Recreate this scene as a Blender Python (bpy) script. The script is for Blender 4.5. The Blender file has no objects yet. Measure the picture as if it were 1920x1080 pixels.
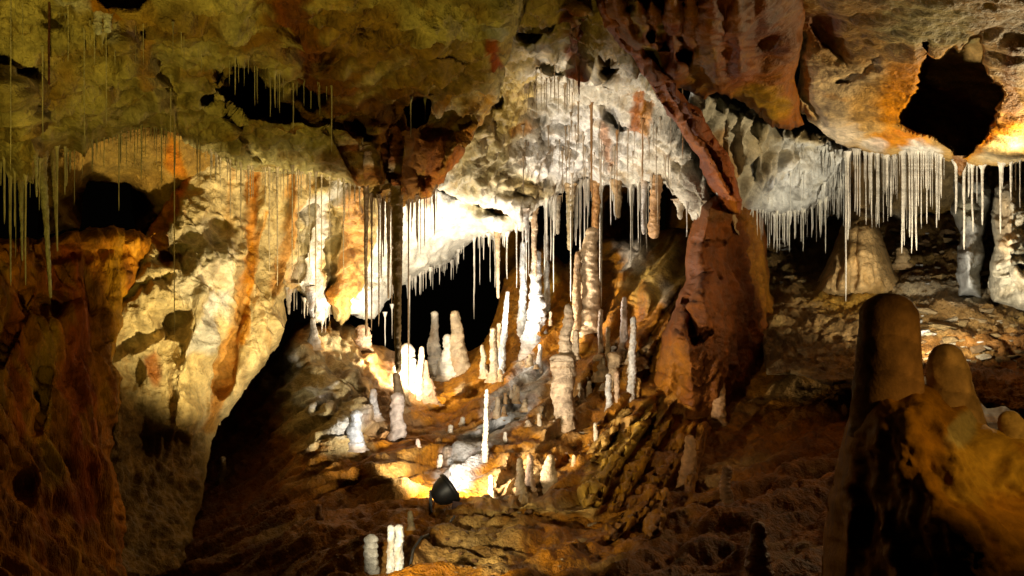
import bpy, math, random
import numpy as np
from mathutils import Vector

random.seed(7)
rng = np.random.default_rng(11)
SC = bpy.context.scene
COL = SC.collection

# ------------------------------------------------------------------ camera
F = 1844.0                      # focal length in photo pixels (1920 wide)
CAMZ = 1.7
cam_d = bpy.data.cameras.new('camera')
cam_d.sensor_width = 36.0
cam_d.lens = 36.0 * F / 1920.0
cam_d.clip_start = 0.05
cam_d.clip_end = 200.0
cam = bpy.data.objects.new('camera', cam_d)
cam.location = (0, 0, CAMZ)
cam.rotation_euler = (math.radians(90), 0, 0)
COL.objects.link(cam)
SC.camera = cam

def P(u, v, Y):
    """world point seen at photo pixel (u, v) at distance Y in front of the camera"""
    return Vector(((u - 960.0) / F * Y, Y, CAMZ + (540.0 - v) / F * Y))

# ------------------------------------------------------------------ world: underground, no sky
world = bpy.data.worlds.new('World')
SC.world = world
world.use_nodes = True
bg = world.node_tree.nodes['Background']
bg.inputs['Color'].default_value = (0.9, 0.75, 0.45, 1)
bg.inputs['Strength'].default_value = 0.0006

SC.view_settings.view_transform = 'Standard'
SC.view_settings.look = 'None'
SC.view_settings.exposure = 0.0
SC.view_settings.gamma = 1.0
SC.cycles.use_denoising = True
SC.cycles.max_bounces = 4
SC.cycles.diffuse_bounces = 1
SC.cycles.adaptive_threshold = 0.03
SC.cycles.glossy_bounces = 2
SC.cycles.sample_clamp_indirect = 4.0

# ------------------------------------------------------------------ the show-cave lamps and an added wall light
def lamp(name, pos, target, watts, color, angle=150, blend=0.6, size=0.06):
    d = bpy.data.lights.new(name, 'SPOT')
    d.energy = watts
    d.color = color
    d.spot_size = math.radians(angle)
    d.spot_blend = blend
    d.shadow_soft_size = size
    o = bpy.data.objects.new(name, d)
    o.location = pos
    o.rotation_euler = (Vector(target) - Vector(pos)).to_track_quat('-Z', 'Y').to_euler()
    COL.objects.link(o)
    return o

WHITE = (1.0, 0.93, 0.82)

OLIVE = (1.0, 0.86, 0.20)
AMBER = (1.0, 0.62, 0.18)
FLOOD_AIM = Vector((-0.02, 0.89, 0.40)).normalized()
FLOOD_AT = P(833, 922, 6.5)
lamp('floodlight_beam', FLOOD_AT+FLOOD_AIM*0.10, FLOOD_AT+FLOOD_AIM*3, 440, (1.0, 0.92, 0.80), 146, 0.6, 0.07)
lamp('slope_lamp', P(955, 652, 9.75), P(1080, 330, 10.0), 180, (1.0, 0.93, 0.84), 150, 0.5, 0.05)
lamp('niche_lamp', P(771, 705, 9.25), P(790, 450, 10.4), 200, (1.0, 0.92, 0.78), 170, 0.4, 0.05)
lamp('added_wall_light', P(640, 1000, 5.4), P(400, 440, 7.6), 420, (1.0, 0.87, 0.56), 54, 0.7, 0.06)  # added unseen spot without a fixture, brightens the cream wall
lamp('path_lamp_olive', Vector((-0.9, 1.7, 0.2)), P(280, 100, 5.0), 230, (1.0, 0.79, 0.16), 68, 1.0, 0.08)
lamp('path_lamp_centre', Vector((0.75, 3.6, 0.95)), P(1420, -60, 5.0), 26, (1.0, 0.80, 0.26), 104, 1.0, 0.08)
lamp('side_lamp_right', P(1990, 395, 7.0), P(1760, 190, 6.6), 150, (1.0, 0.76, 0.40), 160, 0.5, 0.07)
lamp('rubble_lamp', P(1740, 640, 7.3), P(1725, 400, 9.6), 240, (1.0, 0.92, 0.74), 104, 0.6, 0.06)
lamp('low_lamp', P(570, 1060, 3.5), P(930, 985, 5.4), 260, (1.0, 0.86, 0.58), 42, 0.7, 0.05)
lamp('amber_lamp', P(2330, 600, 2.25), P(1830, 800, 2.9), 12, AMBER, 80, 0.8, 0.07)

# ------------------------------------------------------------------ noise
_perm = rng.permutation(512).astype(np.int64)
_perm = np.concatenate([_perm, _perm, _perm])
_grad = rng.normal(size=(512, 3))
_grad /= np.linalg.norm(_grad, axis=1)[:, None]

def perlin(X, Y, Z):
    xi = np.floor(X).astype(np.int64); yi = np.floor(Y).astype(np.int64); zi = np.floor(Z).astype(np.int64)
    xf = X - xi; yf = Y - yi; zf = Z - zi
    xi &= 511; yi &= 511; zi &= 511
    fu = xf*xf*xf*(xf*(xf*6-15)+10); fv = yf*yf*yf*(yf*(yf*6-15)+10); fw = zf*zf*zf*(zf*(zf*6-15)+10)
    def g(dx, dy, dz):
        h = _perm[_perm[_perm[(xi+dx) & 511] + ((yi+dy) & 511)] + ((zi+dz) & 511)]
        gr = _grad[h]
        return gr[..., 0]*(xf-dx) + gr[..., 1]*(yf-dy) + gr[..., 2]*(zf-dz)
    a = g(0,0,0); a = a + fu*(g(1,0,0)-a)
    b = g(0,1,0); b = b + fu*(g(1,1,0)-b)
    c = g(0,0,1); c = c + fu*(g(1,0,1)-c)
    d = g(0,1,1); d = d + fu*(g(1,1,1)-d)
    a = a + fv*(b-a); c = c + fv*(d-c)
    return (a + fw*(c-a)) * 1.5

def fbm(p, f, octs=4, kind='n', gain=0.5, lac=2.07, sc=(1, 1, 1), off=0.0):
    out = 0; a = 1.0; t = 0
    for i in range(octs):
        n = perlin(p[0]*f*sc[0]+off+i*7.3, p[1]*f*sc[1]+off*1.7, p[2]*f*sc[2]-off*.6+i*3.1)
        if kind == 'b': n = np.abs(n)*2-0.5          # rounded lumps, sharp creases
        elif kind == 'r': n = 0.5-np.abs(n)*2        # sharp ridges
        out = out + a*n; t += a; a *= gain; f *= lac
    return out / t

def smooth(a, b, x):
    t = np.clip((x-a)/(b-a), 0, 1)
    return t*t*(3-2*t)

def poly_sd(poly, U, V):
    """signed distance in px, positive inside"""
    poly = np.array(poly, float)
    d2 = np.full(U.shape, 1e18); ins = np.zeros(U.shape, bool)
    n = len(poly)
    for i in range(n):
        ax, ay = poly[i]; bx, by = poly[(i+1) % n]
        ex, ey = bx-ax, by-ay
        L = ex*ex+ey*ey+1e-9
        t = np.clip(((U-ax)*ex+(V-ay)*ey)/L, 0, 1)
        d2 = np.minimum(d2, (U-ax-t*ex)**2+(V-ay-t*ey)**2)
        if ay != by:
            c = ((ay > V) != (by > V)) & (U < (bx-ax)*(V-ay)/(by-ay)+ax)
            ins ^= c
    d = np.sqrt(d2)
    return np.where(ins, d, -d)

def line_d(pts, U, V):
    """distance to a polyline and the parameter 0..1 along it"""
    best = np.full(U.shape, 1e18); par = np.zeros(U.shape)
    n = len(pts)-1
    for i in range(n):
        ax, ay = pts[i]; bx, by = pts[i+1]
        ex, ey = bx-ax, by-ay
        t = np.clip(((U-ax)*ex+(V-ay)*ey)/(ex*ex+ey*ey+1e-9), 0, 1)
        d = (U-ax-t*ex)**2+(V-ay-t*ey)**2
        m = d < best
        best = np.where(m, d, best); par = np.where(m, (i+t)/n, par)
    return np.sqrt(best), par

def tps(ctrl):
    c = np.array(ctrl, float)
    X = c[:, :2]/1000.0
    n = len(c)
    r2 = ((X[:, None]-X[None])**2).sum(-1)
    K = 0.5*r2*np.log(r2+1e-12) + np.eye(n)*1e-4
    A = np.zeros((n+3, n+3)); A[:n, :n] = K
    A[:n, n] = 1; A[:n, n+1:] = X; A[n, :n] = 1; A[n+1:, :n] = X.T
    w = np.linalg.solve(A, np.concatenate([c[:, 2], [0, 0, 0]]))
    def f(U, V):
        u = np.asarray(U, float)/1000.0; v = np.asarray(V, float)/1000.0
        out = w[n]+w[n+1]*u+w[n+2]*v
        for i in range(n):
            r = (u-X[i, 0])**2+(v-X[i, 1])**2
            out = out + w[i]*0.5*r*np.log(r+1e-12)
        return out
    return f

# ------------------------------------------------------------------ materials
def rock_material(name, rough=0.5, bump=0.55, fine=38.0, spec=0.45, contrast=0.5, streak=False):
    m = bpy.data.materials.new(name)
    m.use_nodes = True
    nt = m.node_tree; nd = nt.nodes; lk = nt.links
    bs = nd['Principled BSDF']
    at = nd.new('ShaderNodeAttribute'); at.attribute_name = 'Col'
    tc = nd.new('ShaderNodeTexCoord')
    mp = nd.new('ShaderNodeMapping')
    mp.inputs['Scale'].default_value = (1, 1, 0.25 if streak else 1)
    lk.new(tc.outputs['Object'], mp.inputs['Vector'])
    n1 = nd.new('ShaderNodeTexNoise'); n1.inputs['Scale'].default_value = 7; n1.inputs['Detail'].default_value = 3; n1.inputs['Roughness'].default_value = 0.65
    n2 = nd.new('ShaderNodeTexNoise'); n2.inputs['Scale'].default_value = fine; n2.inputs['Detail'].default_value = 3; n2.inputs['Roughness'].default_value = 0.7
    lk.new(mp.outputs[0], n1.inputs['Vector']); lk.new(mp.outputs[0], n2.inputs['Vector'])
    mr = nd.new('ShaderNodeMapRange'); mr.inputs['From Min'].default_value = 0.3; mr.inputs['From Max'].default_value = 0.7
    mr.inputs['To Min'].default_value = 1-contrast; mr.inputs['To Max'].default_value = 1+contrast*0.6
    lk.new(n1.outputs['Fac'], mr.inputs['Value'])
    mr2 = nd.new('ShaderNodeMapRange'); mr2.inputs['From Min'].default_value = 0.3; mr2.inputs['From Max'].default_value = 0.7
    mr2.inputs['To Min'].default_value = 1-contrast*0.5; mr2.inputs['To Max'].default_value = 1+contrast*0.3
    lk.new(n2.outputs['Fac'], mr2.inputs['Value'])
    mu = nd.new('ShaderNodeMath'); mu.operation = 'MULTIPLY'
    lk.new(mr.outputs[0], mu.inputs[0]); lk.new(mr2.outputs[0], mu.inputs[1])
    vm = nd.new('ShaderNodeVectorMath'); vm.operation = 'SCALE'
    lk.new(at.outputs['Color'], vm.inputs[0]); lk.new(mu.outputs[0], vm.inputs['Scale'])
    lk.new(vm.outputs[0], bs.inputs['Base Color'])
    bp = nd.new('ShaderNodeBump'); bp.inputs['Strength'].default_value = bump; bp.inputs['Distance'].default_value = 0.06
    lk.new(n2.outputs['Fac'], bp.inputs['Height']); lk.new(bp.outputs[0], bs.inputs['Normal'])
    rr = nd.new('ShaderNodeMapRange'); rr.inputs['To Min'].default_value = rough-0.2; rr.inputs['To Max'].default_value = rough+0.25
    lk.new(n1.outputs['Fac'], rr.inputs['Value']); lk.new(rr.outputs[0], bs.inputs['Roughness'])
    bs.inputs['Specular IOR Level'].default_value = spec
    return m

M_ROCK = rock_material('cave_limestone', 0.7, 0.6, 30, 0.15, 0.5)
M_DULL = rock_material('dull_dripstone', 0.75, 0.12, 30, 0.10, 0.45)
M_FLOW = rock_material('wet_flowstone', 0.55, 0.5, 34, 0.22, 0.45)
M_STREAK = rock_material('streaked_flowstone', 0.6, 0.6, 34, 0.12, 0.6, True)
M_MUD = rock_material('cave_mud', 0.58, 0.6, 36, 0.22, 0.5)
M_CALC = rock_material('calcite', 0.5, 0.4, 40, 0.3, 0.35)

def simple(name, col, rough=0.5, metal=0.0, emit=0.0):
    m = bpy.data.materials.new(name); m.use_nodes = True
    b = m.node_tree.nodes['Principled BSDF']
    nz = m.node_tree.nodes.new('ShaderNodeTexNoise'); nz.inputs['Scale'].default_value = 30
    mx = m.node_tree.nodes.new('ShaderNodeMix'); mx.data_type = 'RGBA'
    mx.inputs['A'].default_value = (*[c*0.7 for c in col], 1); mx.inputs['B'].default_value = (*col, 1)
    m.node_tree.links.new(nz.outputs['Fac'], mx.inputs['Factor'])
    m.node_tree.links.new(mx.outputs['Result'], b.inputs['Base Color'])
    b.inputs['Roughness'].default_value = rough; b.inputs['Metallic'].default_value = metal
    if emit:
        b.inputs['Emission Color'].default_value = (1, .95, .85, 1); b.inputs['Emission Strength'].default_value = emit
    return m

M_BLACK = simple('black_enamel', (0.012, 0.012, 0.012), 0.5)
M_RUST = simple('rusty_plate', (0.06, 0.02, 0.012), 0.7)
M_LENS = simple('lamp_lens', (0.9, 0.9, 0.9), 0.2, 0, 25)
M_CABLE = simple('rubber_cable', (0.015, 0.015, 0.015), 0.6)

# ------------------------------------------------------------------ mesh helpers
def make_mesh(name, verts, quads, mat, cols=None, parent=None, loc=None):
    verts = np.asarray(verts, np.float32); quads = np.asarray(quads, np.int32)
    me = bpy.data.meshes.new(name)
    k = quads.shape[1]
    me.vertices.add(len(verts)); me.loops.add(quads.size); me.polygons.add(len(quads))
    me.vertices.foreach_set('co', verts.ravel())
    me.loops.foreach_set('vertex_index', quads.ravel())
    me.polygons.foreach_set('loop_start', np.arange(0, quads.size, k, dtype=np.int32))
    me.polygons.foreach_set('use_smooth', np.ones(len(quads), bool))
    me.update(calc_edges=True)
    if cols is not None:
        a = me.color_attributes.new('Col', 'FLOAT_COLOR', 'POINT')
        c4 = np.ones((len(verts), 4), np.float32); c4[:, :3] = np.clip(cols, 0.003, 0.9)
        a.data.foreach_set('color', c4.ravel())
    me.materials.append(mat)
    o = bpy.data.objects.new(name, me)
    if loc is not None: o.location = loc
    if parent is not None: o.parent = parent
    COL.objects.link(o)
    return o

def tag(o, label=None, cat=None, group=None, kind=None):
    if label: o['label'] = label
    if cat: o['category'] = cat
    if group: o['group'] = group
    if kind: o['kind'] = kind
    return o

LAYERS = {}

# palette (real surface colours)
CREAM = (0.60, 0.45, 0.22); WHT = (0.76, 0.70, 0.58); BUFF = (0.45, 0.33, 0.17); ORANGE = (0.52, 0.19, 0.035)
RED = (0.20, 0.055, 0.012); MUD = (0.27, 0.118, 0.03); DARK = (0.035, 0.022, 0.012); GREY = (0.42, 0.42, 0.40)
TAN = (0.40, 0.25, 0.11); OCHRE = (0.42, 0.24, 0.06); UMBER = (0.11, 0.038, 0.008)

def layer(name, poly, ctrl, mat, base, feats=(), paint=(), step=3.0, roll=0.5, rollw=70, edge=6, teeth=0,
          lump=(0.16, 1.3), bill=(0.06, 3.2), flute=(0.0, 3.0), fine=(0.018, 11), kind='structure', label=None, cat=None, seed=0.0,
          flutesc=(1, 1, 0.12), ridge=(0.0, 2.0), var=0.35, flow=None):
    bill = (bill[0]*1.8, bill[1]*0.85); ridge = (ridge[0]*1.4, ridge[1]); fine = (fine[0]*1.7, fine[1])
    pa = np.array(poly, float)
    u0, v0 = pa.min(0)-12; u1, v1 = pa.max(0)+12
    us = np.arange(u0, u1+step, step); vs = np.arange(v0, v1+step, step)
    U, V = np.meshgrid(us, vs)
    fd = tps(ctrl)
    D = fd(U, V)
    # ragged outline
    q = (U/60.0, V/60.0, np.full(U.shape, seed+3.3))
    sd = poly_sd(poly, U, V) + edge*2.2*fbm(q, 1.0, 4)
    if teeth:
        sd = sd + teeth*fbm((U/9.0, V/120.0, np.full(U.shape, seed)), 1.0, 2)
    # slide boundary vertices on to the outline
    gv, gu = np.gradient(sd, step)
    gl = np.sqrt(gu*gu+gv*gv)+1e-3
    push = np.where(sd < 0, np.clip(-sd, 0, step*1.6), 0)
    U = U + gu/gl*push; V = V + gv/gl*push
    ok = sd > -step*1.5
    t = np.clip(sd/rollw, 0, 1)
    X0 = (U-960)/F*D; Z0 = CAMZ+(540-V)/F*D
    p0 = (X0, D, Z0)
    wu = 14*fbm(p0, 1.6, 3, off=5+seed) * F/ np.maximum(D, 1) / 200.0
    wv = 14*fbm(p0, 1.6, 3, off=25+seed) * F/ np.maximum(D, 1) / 200.0
    H = np.zeros(U.shape)                       # height towards the viewer, metres
    for f in feats:
        if f[0] == 'b':
            _, cu, cv, ru, rv, deg, h = f[:7]; pw = f[7] if len(f) > 7 else 1.0
            a = math.radians(deg); du = U+wu*0.5-cu; dv = V+wv*0.5-cv
            x = (du*math.cos(a)+dv*math.sin(a))/ru; y = (-du*math.sin(a)+dv*math.cos(a))/rv
            H += h*np.exp(-(x*x+y*y)**pw)
        elif f[0] == 's':
            d, par = line_d(f[1], U+wu*0.4, V+wv*0.4)
            w = f[2]; H += f[3]*np.exp(-(d/w)**2)
        elif f[0] == 'p':
            s = poly_sd(f[1], U+wu*0.12, V+wv*0.12)
            H += f[3]*smooth(0, f[2], s)
    lm = lump[0]*fbm(p0, lump[1], 4, off=seed)
    bl = bill[0]*fbm(p0, bill[1], 4, 'b', off=11+seed)
    N = lm + bl                                 # relief along the surface normal
    if flute[0]:
        pf = p0
        if flow:
            fl_ = np.array(flow, float); fl_ /= np.linalg.norm(fl_)
            al = (p0[0]*fl_[0]+p0[1]*fl_[1]+p0[2]*fl_[2])*0.90
            pf = (p0[0]-al*fl_[0], p0[1]-al*fl_[1], p0[2]-al*fl_[2])
        N += flute[0]*fbm(pf, flute[1], 3, 'b', sc=(1, 1, 1) if flow else flutesc, off=31+seed)
    if ridge[0]:
        N += ridge[0]*fbm(p0, ridge[1], 5, 'r', off=51+seed)
    if fine[0]:
        fn = fbm(p0, fine[1], 4, 'n', gain=0.6, off=41+seed)
        N += fine[0]*fn - 2.2*fine[0]*np.clip(fbm(p0, fine[1]*0.6, 2, off=61+seed)-0.22, 0, 1)
    Ds = fd(U, V) - H
    B = np.stack([(U-960)/F*Ds, Ds, CAMZ+(540-V)/F*Ds], -1)
    D = np.maximum(Ds + roll*(1-np.sqrt(np.clip(1-(1-t)**2, 0, 1))), 0.8)
    Pos = np.stack([(U-960)/F*D, D, CAMZ+(540-V)/F*D], -1)
    B0 = np.stack(p0, -1)
    Bs = 0.5*(B+B0)
    gu_ = np.gradient(Bs, axis=1); gv_ = np.gradient(Bs, axis=0)
    nr = np.cross(gv_, gu_); nr /= np.linalg.norm(nr, axis=-1, keepdims=True)+1e-9
    ray = Pos-np.array([0, 0, CAMZ]); ray /= np.linalg.norm(ray, axis=-1, keepdims=True)
    nr = np.where(((nr*ray).sum(-1) > 0)[..., None], -nr, nr)
    nr = nr-ray*0.45; nr /= np.linalg.norm(nr, axis=-1, keepdims=True)
    Pos = Pos + nr*(N*(0.25+0.75*smooth(0, 0.5, t)))[..., None]
    # colours
    C = np.empty(U.shape+(3,)); C[:] = base
    nz = fbm(p0, 2.4, 5, off=71+seed); nz2 = fbm(p0, 0.9, 4, off=81+seed); nz3 = fbm(p0, 8.0, 3, sc=(1, 1, 0.3), off=87+seed)
    for f in paint:
        col = np.array(f[-2]); s = f[-1]
        if f[0] == 'b':
            _, cu, cv, ru, rv, deg = f[:6]
            a = math.radians(deg); du = U+wu*1.3-cu; dv = V+wv*1.3-cv
            x = (du*math.cos(a)+dv*math.sin(a))/ru; y = (-du*math.sin(a)+dv*math.cos(a))/rv
            m = smooth(1.25, 0.6, np.sqrt(x*x+y*y)+0.4*nz+0.5*nz3)
        elif f[0] == 's':
            d, par = line_d(f[1], U+wu, V+wv*0.5)
            m = smooth(1.25, 0.45, d/f[2]+0.5*nz+0.9*nz3)
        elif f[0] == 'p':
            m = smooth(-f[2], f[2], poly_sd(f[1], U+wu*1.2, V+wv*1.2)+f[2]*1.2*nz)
        elif f[0] == 'n':            # patchy staining
            _, fr, lo, hi, sc = f[:5]
            m = smooth(lo, hi, fbm(p0, fr, 4, sc=sc, off=91+seed+fr))
        elif f[0] == 'c':            # tint blended in along the creases
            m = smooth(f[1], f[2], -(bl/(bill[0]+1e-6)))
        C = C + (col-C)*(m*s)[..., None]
    C = C*(1+var*nz+var*0.6*nz2)[..., None]
    lum = C.mean(-1, keepdims=True); C = np.clip(lum+(C-lum)*1.28, 0.002, 0.85)
    idx = -np.ones(U.shape, np.int64)
    cell = ok[:-1, :-1] & ok[1:, :-1] & ok[:-1, 1:] & ok[1:, 1:]
    used = np.zeros(U.shape, bool)
    used[:-1, :-1] |= cell; used[1:, :-1] |= cell; used[:-1, 1:] |= cell; used[1:, 1:] |= cell
    idx[used] = np.arange(used.sum())
    vv = Pos[used]
    a, b, c, d = idx[:-1, :-1][cell], idx[:-1, 1:][cell], idx[1:, 1:][cell], idx[1:, :-1][cell]
    o = make_mesh(name, vv, np.stack([a, d, c, b], 1), mat, C[used])
    if kind: o['kind'] = kind
    if label: tag(o, label, cat)
    zu = vv[:, 0]/vv[:, 1]*F+960; zv = 540-(vv[:, 2]-CAMZ)/vv[:, 1]*F
    ii = np.clip(((zv-vs[0])/4+.5).astype(int), 0, int((vs[-1]-vs[0])/4)+1); jj = np.clip(((zu-us[0])/4+.5).astype(int), 0, int((us[-1]-us[0])/4)+1)
    zb = np.full((int((vs[-1]-vs[0])/4)+2, int((us[-1]-us[0])/4)+2), 1e9)
    np.minimum.at(zb, (ii, jj), vv[:, 1])
    LAYERS[name] = dict(u0=us[0], v0=vs[0], step=4.0, D=zb, ok=zb < 1e8, f=fd)
    return o

def depth_at(name, u, v):
    L = LAYERS[name]
    j = int(round((u-L['u0'])/L['step'])); i = int(round((v-L['v0'])/L['step']))
    h, w = L['D'].shape
    i = min(max(i, 0), h-1); j = min(max(j, 0), w-1)
    if L['ok'][i, j]: return float(L['D'][i, j])
    for r in range(1, 25):
        for di, dj in ((-r, 0), (r, 0), (0, -r), (0, r), (-r, -r), (-r, r), (r, r), (r, -r)):
            a, b = i+di, j+dj
            if 0 <= a < h and 0 <= b < w and L['ok'][a, b]: return float(L['D'][a, b])
    return float(L['f'](u, v))

# ================================================================== THE CAVE (setting)
# ---- back of the cave, far to near
layer('back_wall', [(930,300),(1000,380),(1040,470),(1050,500),(1095,500),(1105,380),(1125,330),(1190,330),(1205,440),(1245,440),(1250,330),(1340,330),(1420,420),(1430,600),(1380,760),(1200,780),(1000,760),(960,600),(925,470)],
      [(930,300,15),(1340,330,13.8),(1430,600,12.5),(1200,780,11.5),(1000,760,12.5),(940,480,15),(1150,500,14.2)], M_FLOW, MUD,
      feats=[('b',1240,560,70,110,8,0.8),('b',1190,480,38,55,0,0.5),('b',1215,430,30,70,0,0.4),('s',[(1100,420),(1085,640)],26,0.45),('s',[(1150,560),(1130,700)],20,0.3),('s',[(1220,560),(1205,690)],14,0.3),('s',[(1260,540),(1250,640)],14,0.3),('s',[(1035,540),(990,700)],26,0.4)],
      paint=[('b',1190,485,40,45,0,GREY,0.7),('b',1250,520,60,70,0,(0.35,0.30,0.16),0.7),('b',1235,640,20,60,0,(0.40,0.30,0.15),0.6),('b',1130,380,60,50,0,(0.30,0.12,0.03),0.7),('s',[(1215,520),(1190,640)],12,UMBER,0.6)],
      roll=0.8, rollw=40, flute=(0.12,2.0), lump=(0.25,0.9), step=3.5, seed=2)

layer('back_vault', [(640,330),(700,330),(800,345),(860,370),(905,385),(935,400),(965,395),(1000,400),(992,432),(960,436),(930,446),(900,441),(880,455),(862,470),(845,492),(800,508),(775,520),(742,546),(720,575),(702,598),(686,602),(640,580),(630,450)],
      [(640,330,8.9),(700,340,9.4),(900,380,9.6),(980,430,10.2),(880,455,11.2),(780,520,11.1),(700,600,10.4),(640,560,9.6),(780,430,10.2)], M_CALC, (0.74,0.68,0.55),
      feats=[('b',880,400,60,28,10,-0.25),('b',915,415,40,18,20,0.2),('b',700,560,40,30,0,0.2),('b',860,440,50,14,-25,0.15)],
      paint=[('b',925,385,60,22,8,(0.22,0.17,0.06),0.8),('b',960,410,26,26,0,(0.25,0.18,0.07),0.5),('b',900,412,50,14,10,GREY,0.6),('b',700,565,36,22,0,(0.45,0.44,0.40),0.5),('s',[(705,350),(695,420)],8,(0.7,0.3,0.1),0.7),('s',[(780,360),(800,372)],8,(0.6,0.3,0.12),0.6)],
      roll=0.45, rollw=30, edge=3, teeth=5, lump=(0.14,1.6), bill=(0.05,4), ridge=(0.03,3), step=2.5, seed=5, var=0.15)

layer('rubble_floor', [(1400,380),(1500,400),(1600,380),(1800,380),(2100,400),(2100,800),(1850,760),(1700,720),(1560,720),(1440,700),(1405,560)],
      [(1400,380,13),(1600,380,13),(1900,380,12),(2100,420,11.5),(1420,560,10),(1600,560,9.6),(1800,560,9.0),(2100,600,8.6),(1440,700,7.8),(1700,720,7.2),(2100,800,6.8)], M_MUD, (0.19,0.12,0.055),
      feats=[('b',1500,560,60,12,0,0.2),('b',1690,480,26,16,0,0.2),('b',1900,680,120,22,0,-0.3),('b',1760,640,80,16,0,-0.2)],
      paint=[('n',3.0,0.1,0.4,(1,1,2.5),(0.38,0.27,0.12),0.7),('p',[(1700,640),(2100,600),(2100,800),(1700,760)],20,UMBER,0.6),('b',1760,545,110,25,0,(0.45,0.40,0.30),0.6),('b',1600,560,80,40,0,OCHRE,0.5)],
      roll=0.3, lump=(0.14,1.5), bill=(0.05,4), ridge=(0.03,6), fine=(0.03,15), step=3.0, seed=8, var=0.5)

layer('right_back_wall', [(1530,250),(1650,240),(1830,250),(2100,250),(2100,420),(1950,430),(1900,460),(1800,440),(1770,415),(1740,400),(1700,440),(1650,440),(1590,420),(1545,400),(1520,330)],
      [(1530,250,11.5),(1650,240,11.3),(2100,250,10.6),(2100,420,11.2),(1650,440,12.2),(1800,430,12.2)], M_FLOW, (0.46,0.34,0.19),
      feats=[('s',[(1660,300),(1650,430)],12,-0.5),('b',1720,370,45,60,0,0.4),('s',[(1600,280),(1610,420)],20,0.4)],
      paint=[('b',1720,340,60,60,0,(0.52,0.36,0.2),0.6),('s',[(1665,290),(1650,430)],9,DARK,0.8),('b',1770,400,40,20,0,OCHRE,0.5),('b',1690,420,50,22,0,GREY,0.5)], step=3.5, seed=9)

# ---- the floor of the hall and its slope
FLOOR_LUMPS = []
for _k in range(26):
    _u = random.uniform(560, 1230); _v = random.uniform(640, 930)
    if _u > 1080 and _v > 780 or _v > 1000 - (_u-560)*0.05: continue
    _s = random.uniform(.5, 1.3)
    FLOOR_LUMPS.append((_u, _v, 9*_s, 17*_s, random.uniform(15, 50), 0.16*_s))
FLOOR_RIDGES = []
for _k in range(58):                      # flow ridges that run down the slope
    _u = random.uniform(930, 1330); _v = random.uniform(560, 960)
    if _v < 900-(_u-900)*0.95 or _v > 1010 or (_u > 1060 and _v > 770): continue
    _l = random.uniform(50, 150); _a = math.radians(random.uniform(118, 138))
    _du, _dv = math.cos(_a)*_l/2, math.sin(_a)*_l/2
    FLOOR_RIDGES.append(('s', [(_u-_du, _v-_dv), (_u+random.uniform(-6, 6), _v), (_u+_du, _v+_dv)], random.uniform(5, 13), random.choice([-.10, .14, .22, .30])))
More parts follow.
